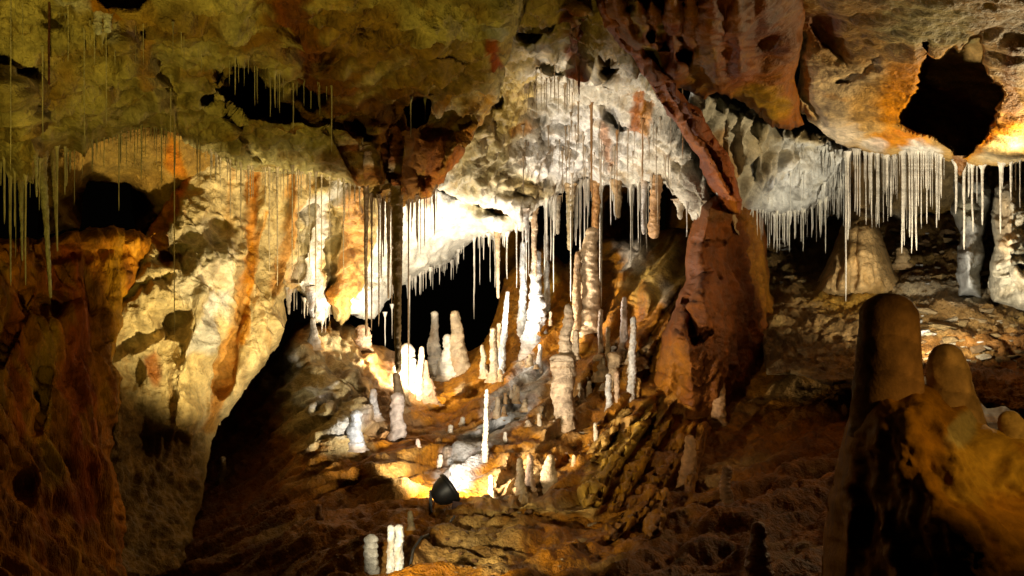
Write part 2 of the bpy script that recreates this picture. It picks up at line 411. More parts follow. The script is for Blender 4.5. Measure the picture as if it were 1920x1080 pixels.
layer('cave_floor', [(60,1100),(230,960),(330,860),(430,760),(520,670),(552,604),(620,592),(660,612),(700,640),(745,662),(775,690),(815,690),(860,672),(905,640),(930,590),(950,520),(985,470),(1030,455),(1060,500),(1100,440),(1180,450),(1230,430),(1300,430),(1360,560),(1420,640),(1500,660),(1620,690),(1720,760),(1900,800),(2120,820),(2120,1250),(-60,1250)],
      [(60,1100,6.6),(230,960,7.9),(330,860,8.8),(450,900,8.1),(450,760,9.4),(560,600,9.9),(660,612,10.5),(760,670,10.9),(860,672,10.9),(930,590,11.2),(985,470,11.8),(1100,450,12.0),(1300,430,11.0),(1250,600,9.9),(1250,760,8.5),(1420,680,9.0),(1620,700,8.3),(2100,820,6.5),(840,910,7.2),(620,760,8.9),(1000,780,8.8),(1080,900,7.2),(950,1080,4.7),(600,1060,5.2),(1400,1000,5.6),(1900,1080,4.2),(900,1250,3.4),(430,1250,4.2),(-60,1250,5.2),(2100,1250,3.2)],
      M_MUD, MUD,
      feats=[('b',lumps_u,lumps_v,lumps_a,lumps_b,lumps_d,lumps_h,1.3) for (lumps_u,lumps_v,lumps_a,lumps_b,lumps_d,lumps_h) in FLOOR_LUMPS]+FLOOR_RIDGES+[
             ('b',1240,540,60,110,12,0.9),('b',1190,470,36,42,0,0.6),('s',[(1215,560),(1180,700)],13,0.3),('s',[(1175,520),(1130,660)],15,0.35),('s',[(1120,520),(1090,650)],17,0.35),('s',[(1060,500),(1010,620)],20,0.3),('s',[(1255,600),(1235,690)],11,0.35),
             ('b',620,760,95,95,0,0.8),('b',570,650,30,40,0,0.3),('b',660,700,30,60,-15,0.3),('b',580,740,36,26,0,0.25,1.5),('b',545,690,14,40,15,0.2),('b',650,800,36,26,-25,0.2),
             ('b',590,680,40,40,0,0.25),('b',740,700,30,50,0,0.35),('s',[(690,640),(700,720)],20,0.4),('s',[(735,640),(750,720)],16,0.25),
             ('b',740,890,45,50,0,0.35,1.6),('b',690,930,70,30,0,-0.35),('b',790,800,50,30,0,0.15),('s',[(820,770),(880,735),(920,715)],9,-0.25),
             ('s',[(810,870),(930,800),(960,760)],16,-0.22),('b',880,860,50,22,-35,0.12),
             ('s',[(905,955),(990,945),(1110,958)],9,0.24),('b',985,955,40,14,0,0.15),('b',1040,985,90,26,0,-0.15),
             
             
             ('b',1010,740,26,40,0,0.25),('b',1150,650,60,12,0,0.25),('b',1135,690,50,10,0,0.2),
             ('s',[(1060,780),(1000,840)],26,0.25),('s',[(960,720),(900,800)],20,0.18),('b',1300,720,50,30,0,0.3),
             ('b',1425,1030,26,50,0,0.3),
             ('s',[(1590,960),(1640,1060)],10,0.25),('s',[(1640,980),(1690,1100)],10,0.25)],
      paint=[('b',u_,v_,a_*.9,b_*.9,d_,(0.44,0.33,0.20),0.6) for (u_,v_,a_,b_,d_,h_) in FLOOR_LUMPS]+[('b',1240,520,60,70,10,(0.34,0.24,0.09),0.8),('b',1190,470,40,40,0,(0.46,0.42,0.34),0.8),('b',1250,560,14,30,0,(0.55,0.5,0.42),0.5),('s',[(1210,540),(1170,680)],8,(0.14,0.05,0.01),0.7),('s',[(1150,540),(1115,650)],8,(0.16,0.06,0.012),0.6),('s',[(1040,520),(990,640)],12,(0.4,0.26,0.08),0.6),
             ('b',625,740,115,120,0,(0.42,0.35,0.20),0.85),('b',590,740,34,24,0,(0.62,0.66,0.70),0.9),('b',655,800,40,20,-30,(0.52,0.52,0.50),0.8),('b',548,690,12,36,15,(0.55,0.52,0.44),0.7),  # bluish patch on the bank: wet highlight painted into the colour
             ('s',[(690,640),(720,740)],34,(0.48,0.27,0.12),0.75),('b',760,690,36,50,0,(0.50,0.36,0.26),0.7),('b',740,780,70,50,0,(0.46,0.30,0.18),0.6),
             ('b',800,770,44,20,0,(0.50,0.22,0.05),0.7),('s',[(720,830),(800,820)],20,(0.48,0.2,0.05),0.6),
             ('s',[(850,890),(900,830),(960,760),(1000,700)],34,(0.46,0.47,0.46),0.85),('s',[(905,960),(990,945),(1110,958)],10,(0.52,0.36,0.16),0.9),
             ('b',985,900,60,46,0,(0.48,0.34,0.19),0.7),('b',900,1010,90,60,0,(0.44,0.31,0.14),0.7),('b',1050,770,60,60,0,(0.42,0.29,0.15),0.5),
             ('s',[(1220,775),(1150,860),(1095,945)],22,(0.36,0.22,0.07),0.8),('b',740,890,50,50,0,(0.30,0.19,0.08),0.7),
             ('p',[(200,860),(500,640),(505,780),(540,930),(540,1250),(-60,1250)],24,(0.09,0.03,0.008),0.85),('b',470,760,20,60,0,(0.3,0.08,0.02),0.6),  # dark polygon: shade of the lower left put into the floor colour
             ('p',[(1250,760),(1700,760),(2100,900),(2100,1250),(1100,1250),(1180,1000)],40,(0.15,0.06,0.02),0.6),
             ('n',2.2,0.12,0.4,(1,1,1),(0.40,0.28,0.14),0.45),('n',5,0.15,0.4,(1,1,1),UMBER,0.5)],
      roll=0.5, rollw=34, edge=5, lump=(0.09,1.0), bill=(0.010,3.2), ridge=(0.02,5.5), fine=(0.014,15), flute=(0.16,2.6), flow=(0.62,0.45,0.60), step=2.6, seed=12, var=0.45)

# ---- left wall
layer('left_wall_recess', [(100,200),(420,200),(430,330),(330,420),(300,440),(255,440),(240,350),(170,345),(150,430),(80,440),(60,300)],
      [(100,200,6.6),(420,200,7.3),(430,330,7.6),(300,440,7.8),(80,440,6.6),(200,330,7.2)], M_ROCK, (0.30,0.18,0.06),
      feats=[('b',210,390,70,36,0,-1.2,2)], paint=[('b',330,300,16,50,-20,(0.42,0.14,0.03),0.8),('b',240,300,60,40,0,(0.28,0.19,0.06),0.5)], step=3.5, seed=14)

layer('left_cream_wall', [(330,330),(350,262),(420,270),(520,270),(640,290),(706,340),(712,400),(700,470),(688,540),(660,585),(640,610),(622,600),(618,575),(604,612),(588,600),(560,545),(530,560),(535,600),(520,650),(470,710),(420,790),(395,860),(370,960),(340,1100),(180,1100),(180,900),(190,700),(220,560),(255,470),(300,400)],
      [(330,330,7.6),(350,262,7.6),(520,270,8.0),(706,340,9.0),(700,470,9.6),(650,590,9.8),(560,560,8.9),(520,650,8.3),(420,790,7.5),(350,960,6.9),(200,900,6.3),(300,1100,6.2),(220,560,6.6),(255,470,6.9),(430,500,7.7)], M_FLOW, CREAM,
      feats=[('b',370,420,46,70,-15,0.3),('b',390,500,60,30,-30,0.25),('b',300,560,70,50,-30,0.22),('b',520,590,36,50,10,0.25),('b',450,500,34,70,10,0.3),
             ('s',[(330,375),(300,430),(310,480)],8,-0.14),('s',[(470,340),(475,480),(430,640),(420,720)],20,-0.3),('s',[(555,330),(560,480),(530,560)],18,0.22),
             ('s',[(600,360),(590,500)],20,0.22),('s',[(655,370),(645,560)],24,0.28),('s',[(585,400),(570,520)],7,-0.22),('s',[(625,380),(618,560)],8,-0.25),
             ('s',[(230,660),(290,620),(340,590)],12,-0.24),('b',250,700,22,22,0,-0.18,1.2),('b',340,610,24,18,0,-0.18,1.2),('b',280,530,40,8,-20,-0.2),('b',320,480,40,9,-25,-0.2),
             ('s',[(380,560),(350,700),(340,800)],26,0.28),('b',385,760,20,40,20,-0.2),('b',270,830,26,40,0,-0.25),('b',410,420,20,14,0,-0.2),('b',360,440,16,12,0,-0.2)],
      paint=[('s',[(350,330),(330,370),(300,430),(315,490)],13,ORANGE,0.9),('s',[(470,330),(476,440),(462,520)],13,(0.50,0.17,0.03),0.75),('s',[(470,500),(445,580),(428,660),(418,740),(400,800)],16,(0.48,0.18,0.035),0.7),('s',[(500,400),(470,520),(450,640)],7,(0.5,0.2,0.04),0.7),('n',7,0.12,0.38,(1,1,0.07),(0.50,0.24,0.08),0.55),('s',[(540,320),(552,400),(550,450),(520,540)],14,(0.52,0.24,0.08),0.75),
             ('s',[(660,370),(665,450),(645,560)],26,(0.52,0.26,0.10),0.85),('s',[(605,560),(625,545)],16,(0.55,0.2,0.04),0.6),('b',300,690,18,40,0,(0.30,0.08,0.02),0.8),
             ('s',[(600,380),(590,520),(600,590)],20,WHT,0.8),('b',630,360,20,30,0,WHT,0.8),('b',380,500,60,90,0,(0.62,0.54,0.38),0.6),('s',[(405,560),(370,650)],20,(0.64,0.6,0.48),0.7),
             ('p',[(150,700),(240,720),(330,800),(430,830),(420,1120),(150,1120)],40,(0.15,0.08,0.022),0.9),('c',0.1,0.45,(0.16,0.10,0.03),0.5),('n',4,0.2,0.5,(1,1,0.5),UMBER,0.5)],  # muddy lower wall, painted extra dark to stand in for shade
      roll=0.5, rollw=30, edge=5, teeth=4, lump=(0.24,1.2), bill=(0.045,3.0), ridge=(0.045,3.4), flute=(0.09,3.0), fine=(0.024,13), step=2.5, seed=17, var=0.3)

layer('left_red_wall', [(-250,380),(0,430),(60,450),(140,436),(200,428),(262,434),(300,432),(262,500),(232,560),(222,640),(218,740),(212,860),(225,960),(260,1250),(-250,1250)],
      [(-250,380,5.2),(60,440,5.9),(300,432,6.9),(230,640,6.3),(240,860,6.1),(240,1010,6.0),(0,800,5.1),(100,1080,4.9),(260,1250,5.4),(-250,1250,3.8)], M_STREAK, (0.36,0.15,0.035),
      feats=[('b',115,570,50,14,0,-0.25),('s',[(0,680),(30,620),(60,540)],7,-0.12),('s',[(75,800),(95,700)],8,-0.12),('b',50,900,14,30,0,-0.2),('b',150,470,90,10,0,-0.12),('b',200,640,14,12,0,-0.15)],
      paint=[('s',[(130,480),(150,700),(160,960)],30,(0.28,0.07,0.015),0.8),('s',[(30,560),(50,800)],22,(0.26,0.075,0.015),0.8),('s',[(95,560),(90,900)],20,(0.34,0.22,0.06),0.7),('s',[(215,450),(205,760)],18,(0.36,0.19,0.05),0.7),('s',[(0,500),(10,760)],14,(0.34,0.2,0.06),0.6),
             ('n',6,0.1,0.35,(1,1,0.08),(0.16,0.045,0.012),0.7),('n',9,0.1,0.35,(1,1,0.08),(0.4,0.22,0.07),0.5)],
      roll=0.3, rollw=26, edge=13, lump=(0.12,1.2), bill=(0.02,4), flute=(0.15,5.0), flutesc=(1,1,0.05), fine=(0.010,12), step=2.8, seed=21, var=0.4)

# ---- ceilings
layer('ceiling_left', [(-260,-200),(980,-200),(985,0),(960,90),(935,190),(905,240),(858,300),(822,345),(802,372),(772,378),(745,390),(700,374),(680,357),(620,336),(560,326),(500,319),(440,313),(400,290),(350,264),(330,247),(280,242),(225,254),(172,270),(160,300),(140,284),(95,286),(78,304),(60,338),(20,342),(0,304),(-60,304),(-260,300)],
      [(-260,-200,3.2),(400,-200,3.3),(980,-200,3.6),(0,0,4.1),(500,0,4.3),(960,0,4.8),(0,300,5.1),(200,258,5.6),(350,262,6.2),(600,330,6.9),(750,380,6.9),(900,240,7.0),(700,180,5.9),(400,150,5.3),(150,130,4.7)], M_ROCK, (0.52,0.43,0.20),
      feats=[('p',[(412,125),(450,112),(500,135),(545,152),(572,190),(640,168),(700,178),(780,188),(840,205),(900,225),(870,262),(810,270),(760,250),(700,240),(640,255),(560,245),(500,232),(445,222),(418,180)],22,-0.28),
             ('b',470,165,46,46,0,-1.9,3),('b',500,200,50,24,20,-0.9,2),('b',585,180,28,22,0,-1.0,2),('b',785,210,14,22,0,-1.0,3),('b',672,245,24,14,30,-0.5,2),
             ('b',262,60,11,9,0,-0.25,3),('b',230,-6,34,14,0,-0.6,2),('b',612,105,24,22,-30,-0.3,1.2),('b',690,55,20,14,40,-0.2,1),('b',740,80,14,10,0,-0.15,1),
             ('s',[(45,150),(75,175)],5,-0.2),('b',20,132,36,12,5,-0.25),('b',97,30,20,20,20,-0.2),('s',[(0,160),(60,260),(72,300)],26,0.28),('s',[(220,70),(250,140),(330,240)],22,0.16),('s',[(300,120),(340,190)],12,-0.16),
             ('b',400,195,12,8,-20,-0.4,2),('b',410,140,8,20,20,-0.3,2),('s',[(560,60),(590,150)],24,-0.2),('b',800,60,80,60,0,0.25),('s',[(745,30),(830,80)],10,-0.25),('s',[(780,95),(870,110)],7,-0.2),
             ('s',[(600,240),(665,350)],18,0.25),('s',[(705,235),(722,365)],18,0.3),('s',[(760,250),(752,385)],16,0.35),('s',[(885,235),(800,372)],16,0.3),('s',[(690,260),(700,360)],7,-0.2),('s',[(735,250),(738,370)],6,-0.25),('b',790,330,26,26,0,-0.3),
             ('b',450,265,40,30,30,0.2),('s',[(425,210),(500,310)],10,-0.2),('b',930,40,26,60,0,0.2)],
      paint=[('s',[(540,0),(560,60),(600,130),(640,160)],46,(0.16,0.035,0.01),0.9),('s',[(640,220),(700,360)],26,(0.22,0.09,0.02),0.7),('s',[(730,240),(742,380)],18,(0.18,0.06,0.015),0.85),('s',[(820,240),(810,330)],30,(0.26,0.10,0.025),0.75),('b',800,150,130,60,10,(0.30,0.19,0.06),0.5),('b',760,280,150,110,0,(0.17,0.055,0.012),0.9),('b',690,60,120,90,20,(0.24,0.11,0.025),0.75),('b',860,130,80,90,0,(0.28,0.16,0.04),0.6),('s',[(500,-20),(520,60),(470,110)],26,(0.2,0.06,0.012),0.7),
             ('s',[(900,230),(810,360)],18,(0.30,0.10,0.02),0.7),('s',[(918,60),(922,130)],14,(0.30,0.06,0.01),0.9),('b',925,25,16,24,0,(0.55,0.52,0.42),0.9),('b',915,190,26,16,20,(0.4,0.2,0.04),0.8),
             ('s',[(170,0),(205,22)],16,(0.45,0.17,0.03),0.8),('s',[(110,5),(155,15)],10,WHT,0.8),('b',184,45,7,16,0,WHT,0.9),('b',202,45,7,16,0,WHT,0.9),('b',230,38,12,16,0,(0.6,0.5,0.42),0.7),
             ('s',[(270,70),(265,120),(275,170)],14,(0.42,0.2,0.05),0.6),('b',520,215,90,26,15,(0.2,0.08,0.02),0.8),('b',640,200,120,40,0,(0.2,0.09,0.025),0.75),('s',[(330,258),(335,290)],10,(0.5,0.16,0.03),0.8),
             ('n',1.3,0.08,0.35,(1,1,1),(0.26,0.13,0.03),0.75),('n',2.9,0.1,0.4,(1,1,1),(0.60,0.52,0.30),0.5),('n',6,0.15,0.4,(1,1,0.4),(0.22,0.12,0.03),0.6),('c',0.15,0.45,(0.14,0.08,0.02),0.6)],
      roll=0.55, rollw=40, edge=4, teeth=7, lump=(0.22,1.2), bill=(0.045,3.2), ridge=(0.06,3.8), flute=(0.05,4), fine=(0.024,15), step=2.5, seed=24, var=0.3)

layer('ceiling_vault', [(900,-200),(1190,-200),(1170,40),(1240,170),(1330,330),(1345,385),(1322,412),(1300,412),(1286,384),(1272,386),(1258,360),(1243,344),(1228,352),(1205,346),(1185,354),(1150,346),(1120,358),(1102,340),(1080,352),(1050,366),(1020,384),(1000,396),(985,420),(965,432),(955,410),(940,395),(880,382),(845,368),(815,352),(840,280),(890,180),(900,60)],
      [(900,-200,4.4),(1190,-200,4.2),(900,60,6.4),(1000,60,6.2),(1170,40,5.6),(1000,200,8.6),(1240,170,7.4),(840,300,8.2),(960,320,9.2),(1100,340,10.2),(1320,400,8.8),(960,420,9.7),(850,368,8.9),(1200,340,9.8)], M_FLOW, (0.60,0.54,0.43),
      feats=[('b',1005,60,30,16,-30,-0.6,2),('b',1050,100,50,60,-40,0.4),('s',[(1020,125),(1045,138),(1070,122)],10,-0.55),('b',1140,130,14,18,0,-0.6,2),('b',1080,60,16,70,0,0.3),('s',[(1078,20),(1082,130)],14,0.3),
             ('b',1155,230,26,14,40,-0.4,2),('b',925,190,16,10,35,-0.4,2),('b',1000,340,36,16,0,-0.3),('b',975,365,40,12,0,-0.25),('b',920,345,60,26,0,0.2),('s',[(900,250),(880,330)],18,0.25),
             ('s',[(1010,200),(1015,260)],8,-0.12),('b',1050,300,80,40,0,0.2),('b',1200,220,16,50,0,0.15),('s',[(1290,330),(1310,400)],20,0.22),('s',[(1240,280),(1300,380)],14,0.15),('b',1040,200,30,14,0,-0.2)],
      paint=[('b',1050,-20,180,130,0,(0.40,0.28,0.09),0.85),('b',900,220,90,120,20,(0.30,0.20,0.06),0.8),('s',[(1072,20),(1078,90),(1084,130)],18,(0.18,0.035,0.008),0.95),('s',[(1084,130),(1086,170)],5,(0.22,0.06,0.015),0.9),('s',[(1195,180),(1196,240)],13,(0.30,0.09,0.015),0.9),('s',[(1212,200),(1210,260)],10,(0.5,0.2,0.03),0.7),
             ('b',985,60,50,30,-20,(0.25,0.18,0.06),0.6),('b',950,180,60,110,0,(0.30,0.21,0.07),0.85),('b',1130,60,50,70,0,(0.40,0.28,0.09),0.7),('b',890,310,70,50,-30,(0.30,0.24,0.12),0.75),('b',960,350,80,30,0,(0.33,0.26,0.12),0.7),('b',1000,350,50,18,0,(0.24,0.16,0.05),0.6),('b',1090,280,120,70,0,(0.70,0.66,0.60),0.7),
             ('s',[(1130,240),(1150,310)],10,(0.35,0.14,0.04),0.7),('s',[(960,250),(990,240)],10,(0.40,0.18,0.05),0.7),('b',1140,130,18,20,0,(0.18,0.10,0.03),0.7),('n',7,0.12,0.4,(1,1,0.3),(0.34,0.22,0.10),0.55),('c',0.15,0.45,(0.2,0.13,0.05),0.5)],
      roll=0.5, rollw=28, edge=3, teeth=7, lump=(0.24,1.3), bill=(0.055,3.4), ridge=(0.06,3.2), flute=(0.06,5), fine=(0.028,13), step=2.5, seed=27, var=0.28)

layer('white_drapery', [(1300,150),(1340,172),(1362,178),(1385,196),(1420,205),(1432,220),(1455,240),(1500,240),(1560,262),(1600,285),(1585,330),(1570,368),(1535,386),(1500,400),(1460,404),(1410,396),(1395,450),(1380,430),(1350,380),(1320,300),(1280,220)],
      [(1300,150,7.4),(1430,215,8.4),(1560,262,9.0),(1600,285,9.3),(1570,368,9.6),(1460,404,9.4),(1390,440,8.6),(1320,300,7.9)], M_CALC, (0.58,0.56,0.50),
      feats=[('b',1470,330,50,44,0,0.4),('b',1400,240,40,60,0,0.2),('s',[(1380,210),(1384,320)],8,-0.15),('s',[(1420,210),(1410,330)],8,-0.15),('s',[(1350,200),(1365,300)],8,-0.15)],
      paint=[('s',[(1350,260),(1385,380),(1395,440)],18,(0.42,0.24,0.08),0.7),('b',1520,250,40,20,20,(0.45,0.32,0.12),0.6),('b',1470,320,30,30,0,(0.68,0.68,0.66),0.8),('n',5,0.12,0.4,(1,1,0.15),(0.36,0.30,0.18),0.6)],
      roll=0.5, rollw=26, edge=3, teeth=8, flute=(0.16,4.5), lump=(0.12,1.6), bill=(0.025,4), step=2.5, seed=30, kind='structure', var=0.25)

layer('ceiling_right', [(1470,-200),(2150,-200),(2150,290),(1920,300),(1880,312),(1840,314),(1800,306),(1770,300),(1745,285),(1700,285),(1670,300),(1640,290),(1600,282),(1572,268),(1545,250),(1520,228),(1500,205),(1495,170),(1500,90),(1480,0)],
      [(1470,-200,4.0),(2150,-200,3.6),(1500,90,6.6),(1500,205,7.8),(1572,268,8.6),(1700,285,8.6),(1800,306,8.2),(1920,300,7.6),(2150,290,6.8),(1700,0,5.2),(1900,0,5.0),(1700,150,6.8),(1900,170,6.3)], M_FLOW, (0.50,0.32,0.14),
      feats=[('p',[(1722,72),(1742,70),(1745,95),(1758,102),(1790,82),(1795,95),(1806,92),(1815,72),(1838,68),(1850,110),(1858,158),(1874,162),(1875,210),(1862,235),(1840,262),(1815,292),(1795,298),(1785,280),(1745,255),(1720,250),(1692,240),(1684,215),(1710,180),(1724,125),(1720,100)],4,-2.8),  # deep recess cut to a cast shadow's outline, standing in for it
             ('p',[(1515,50),(1530,25),(1580,70),(1596,118),(1570,108),(1540,90)],10,-0.12),('b',1545,45,22,36,-25,-0.15,1),('s',[(1650,100),(1590,155)],4,-0.12),('b',1580,155,10,5,-20,-0.2),
             ('b',1660,250,60,30,0,0.15),('b',1880,270,60,30,0,0.2),('b',1725,280,36,20,0,0.25),('s',[(1500,80),(1504,170),(1560,265)],6,-0.2)],
      paint=[('p',[(1505,80),(1560,110),(1620,120),(1640,90),(1660,120),(1600,200),(1560,260),(1510,200)],14,(0.52,0.42,0.28),0.8),('p',[(1670,110),(1730,90),(1730,240),(1660,250),(1640,200)],20,(0.50,0.20,0.03),0.8),('b',1560,250,60,30,20,(0.66,0.56,0.42),0.7),('b',1690,265,60,18,0,(0.50,0.17,0.02),0.8),
             ('b',1640,275,30,12,0,WHT,0.6),('b',1725,285,36,18,0,WHT,0.95),('b',1880,280,50,26,0,(0.72,0.58,0.36),0.8),('s',[(1800,300),(1860,250),(1920,230)],12,(0.5,0.18,0.02),0.7),('s',[(1895,90),(1890,220)],18,(0.22,0.09,0.03),0.8),  # last brown stroke: soft shadow beside the recess, painted in
             ('b',1620,60,60,50,0,(0.30,0.17,0.05),0.7),('b',1545,50,40,50,-30,(0.14,0.04,0.01),0.9),('b',1740,30,90,60,0,(0.50,0.44,0.22),0.8),('b',1900,40,26,40,0,(0.26,0.17,0.06),0.6),('b',1830,40,24,34,0,(0.28,0.18,0.06),0.5),('n',4,0.15,0.45,(1,1,0.6),(0.36,0.18,0.05),0.5)],  # dark blob at far left and two brown ones at right: painted shadows
      roll=0.5, rollw=30, edge=3, teeth=5, lump=(0.10,1.4), bill=(0.02,3.4), ridge=(0.012,4), fine=(0.009,13), step=2.6, seed=33, var=0.28)

layer('ceiling_folds', [(1110,-200),(1500,-200),(1510,20),(1502,90),(1492,150),(1500,205),(1508,232),(1480,244),(1450,236),(1425,212),(1385,190),(1345,172),(1320,186),(1290,168),(1255,165),(1215,120),(1160,70),(1128,20)],
      [(1110,-200,3.8),(1500,-200,3.8),(1130,0,5.0),(1500,60,5.9),(1250,150,6.4),(1345,172,6.9),(1480,240,7.9),(1400,60,5.5),(1250,40,5.3)], M_FLOW, (0.25,0.095,0.02),
      feats=[('s',[(1140,-60),(1170,50),(1200,90)],12,0.3),('s',[(1185,-60),(1205,60),(1215,90)],12,0.35),('s',[(1215,-40),(1235,100)],9,0.3),('s',[(1260,-60),(1262,60),(1268,130)],14,0.4),('s',[(1290,-60),(1298,100)],10,0.25),('s',[(1340,-60),(1330,60),(1350,160)],24,0.45),
             ('s',[(1380,-60),(1390,140)],22,0.4),('s',[(1200,-40),(1222,70)],5,-0.35),('s',[(1245,-40),(1250,90)],5,-0.35),('s',[(1282,0),(1285,110)],6,-0.4),('b',1283,110,14,14,0,-0.5,2),('s',[(1430,-40),(1445,90)],26,0.2),('b',1435,80,30,26,0,-0.35),('b',1440,180,40,26,0,0.2)],
      paint=[('s',[(1180,-40),(1200,60)],8,(0.42,0.35,0.14),0.8),('s',[(1228,-40),(1240,60)],10,(0.42,0.34,0.13),0.8),('s',[(1210,80),(1235,130)],8,(0.42,0.34,0.13),0.8),('s',[(1256,40),(1262,130)],12,(0.18,0.04,0.01),0.8),('s',[(1200,0),(1212,80)],10,(0.14,0.03,0.01),0.8),('s',[(1345,0),(1390,150)],30,(0.22,0.065,0.015),0.8),
             ('b',1430,190,50,30,20,(0.42,0.25,0.06),0.8),('b',1440,60,40,60,0,(0.13,0.035,0.01),0.8),('b',1320,130,26,40,0,(0.36,0.24,0.08),0.5),('n',8,0.12,0.4,(1,1,0.12),(0.42,0.2,0.06),0.5)],
      roll=0.5, rollw=26, edge=4, teeth=5, flute=(0.06,2.2), lump=(0.10,1.4), bill=(0.010,4), fine=(0.010,12), flow=(0.1,0.75,-0.6), step=2.5, seed=36, var=0.3)

layer('ceiling_rib', [(1110,-60),(1150,10),(1188,60),(1232,118),(1278,172),(1314,212),(1348,262),(1376,315),(1398,375),(1385,400),(1350,395),(1330,350),(1300,290),(1270,240),(1230,180),(1190,120),(1150,70),(1120,20)],
      [(1110,-60,4.6),(1150,10,5.1),(1230,150,6.3),(1300,250,7.1),(1370,350,7.8),(1390,410,8.1),(1345,265,7.1)], M_FLOW, (0.20,0.062,0.012),
      feats=[('s',[(1180,30),(1260,150),(1340,250),(1400,370)],10,0.2),('s',[(1130,0),(1200,90),(1290,220),(1370,370)],12,0.25),('s',[(1160,60),(1230,160),(1300,270)],4,-0.15),('s',[(1250,170),(1330,280),(1370,360)],4,-0.15)],
      paint=[('s',[(1140,30),(1230,150),(1310,270),(1380,400)],9,(0.36,0.13,0.03),0.75),('s',[(1230,180),(1330,340)],6,(0.10,0.03,0.01),0.7),('n',6,0.1,0.4,(1,1,1),(0.14,0.04,0.012),0.6)],
      roll=0.6, rollw=22, edge=7, lump=(0.10,2), bill=(0.04,4.5), fine=(0.014,14), flute=(0.06,5), flow=(0.45,0.75,-0.5), step=2.2, seed=39)

# ================================================================== FORMATIONS BUILT AS THINGS
def empty(name, loc, label, cat, group=None):
    e = bpy.data.objects.new(name, None)
    e.location = loc
    COL.objects.link(e)
    return tag(e, label, cat, group)

def adopt(child, parent):
    """make child a part of parent while it stays where it is"""
    child.parent = parent
    child.location = Vector(child.location) - Vector(parent.location)
    for k in ('kind', 'label', 'category'):
        if k in child: del child[k]

def spire(name, top, base, wt, wb, Y, col, mat=None, power=1.0, rings=0.08, ringf=9, lump=0.22, tipc=None, sink=0.22,
          segs=24, parent=None, flare=0.8, blunt=0.9, seed=None, Ytop=None, dirt=None, wobble=0.5, terr=0.11):
    """a tapering dripstone body between two photo points; wt / wb are its widths in photo pixels.
       top may lie below base: then it hangs"""
    seed = random.random()*90 if seed is None else seed
    pb = np.array(P(base[0], base[1], Y)); pt = np.array(P(top[0], top[1], Ytop or Y))
    pb = pb + (pb-pt)*sink
    L = np.linalg.norm(pt-pb)
    rb = wb*Y/F/2; rt = wt*Y/F/2
    n = int(np.clip(L*F/Y/1.6, 14, 110))
    t = np.linspace(0, 1, n)
    ax = (pt-pb)/L
    ex = np.cross(ax, [0, 1, 0.0]); ex /= np.linalg.norm(ex); ey = np.cross(ax, ex)
    r = rt+(rb-rt)*(1-t)**power
    r = r*(1+flare*np.exp(-t/0.14)*0.7)
    rg = perlin(np.full(n, seed), t*ringf*2.2, t*0+seed*1.3)+0.6*np.abs(perlin(np.full(n, seed+9), t*ringf*5, t*0))
    r = r*(1+rings*2.0*rg)
    cap = max(0.02, min(0.3, rt*blunt/L))
    tt = np.clip((t-(1-cap))/cap, 0, 1)
    r = r*np.sqrt(np.clip(1-tt*tt, 0.0, 1))
    # denser rings at the tip
    th = np.linspace(0, 2*math.pi, segs, endpoint=False)
    T, TH = np.meshgrid(t, th, indexing='ij')
    wob = wobble*(rb+rt)*0.5
    cx = wob*perlin(t*3, np.full(n, seed+2.2), t*0)*np.sin(np.pi*t); cy = wob*perlin(t*3, np.full(n, seed+7.7), t*0)*np.sin(np.pi*t)
    R = r[:, None]*np.ones_like(TH)
    sx = R*np.cos(TH); sy = R*np.sin(TH)
    cen = pb[None]+(t*L)[:, None]*ax[None]+cx[:, None]*ex+cy[:, None]*ey
    pos = cen[:, None, :]+sx[..., None]*ex+sy[..., None]*ey
    rm = 0.5*(rb+rt)
    q = (pos[..., 0]/rm*0.5, pos[..., 1]/rm*0.5, pos[..., 2]/rm*0.35)
    nz = fbm(q, 1.0, 3, off=seed); nb = fbm(q, 2.2, 2, 'b', off=seed+4)
    nst = np.clip(L/(1.3*rm), 2, 30)            # overlapping drip collars
    tq = T*nst+0.55*np.sin(TH+seed)+1.1*fbm(q, 0.7, 2, off=seed+15)
    saw = tq-np.floor(tq)
    k = 1+lump*(nz*1.6+nb*0.8)+terr*(0.5-saw)*(0.5+smooth(-0.3, 0.3, nz))
    pos = cen[:, None, :]+(sx*k)[..., None]*ex+(sy*k)[..., None]*ey
    C = np.array(col)[None, None]*(1+0.5*nz+0.3*nb-0.25*saw)[..., None]
    if dirt is None and mat is None: dirt = np.array(col)*np.array((0.62, 0.46, 0.30))
    mud = smooth(0.30, 0.05, T)[..., None]; C = C+(np.array((0.34, 0.20, 0.08))-C)*mud*0.6
    if dirt is not None:
        m = smooth(0.0, 0.5, fbm(q, 0.8, 3, off=seed+30))[..., None]
        C = C+(np.array(dirt)-C)*m*0.7
    if tipc is not None:
        m = smooth(0.75, 0.97, T)[..., None]; C = C+(np.array(tipc)-C)*m
    V = pos.reshape(-1, 3); C = C.reshape(-1, 3)
    tipi = len(V); V = np.vstack([V, pt[None]]); C = np.vstack([C, C[-1:]])
    i = np.arange(n-1)[:, None]*segs; j = np.arange(segs)[None]; j2 = (j+1) % segs
    Q = np.stack([i+j, i+j2, i+segs+j2, i+segs+j], -1).reshape(-1, 4)
    tp = (n-1)*segs
    Q = np.vstack([Q, np.stack([tp+np.arange(segs), tp+(np.arange(segs)+1) % segs, np.full(segs, tipi), np.full(segs, tipi)], 1)])
    # the closing fan is made of triangles
    loc = pb if parent is None else np.array(parent.location)
    o = tri_quad_mesh(name, V-loc, Q, mat or M_CALC, C)
    if parent is None: o.location = loc
    else: o.parent = parent
    return o

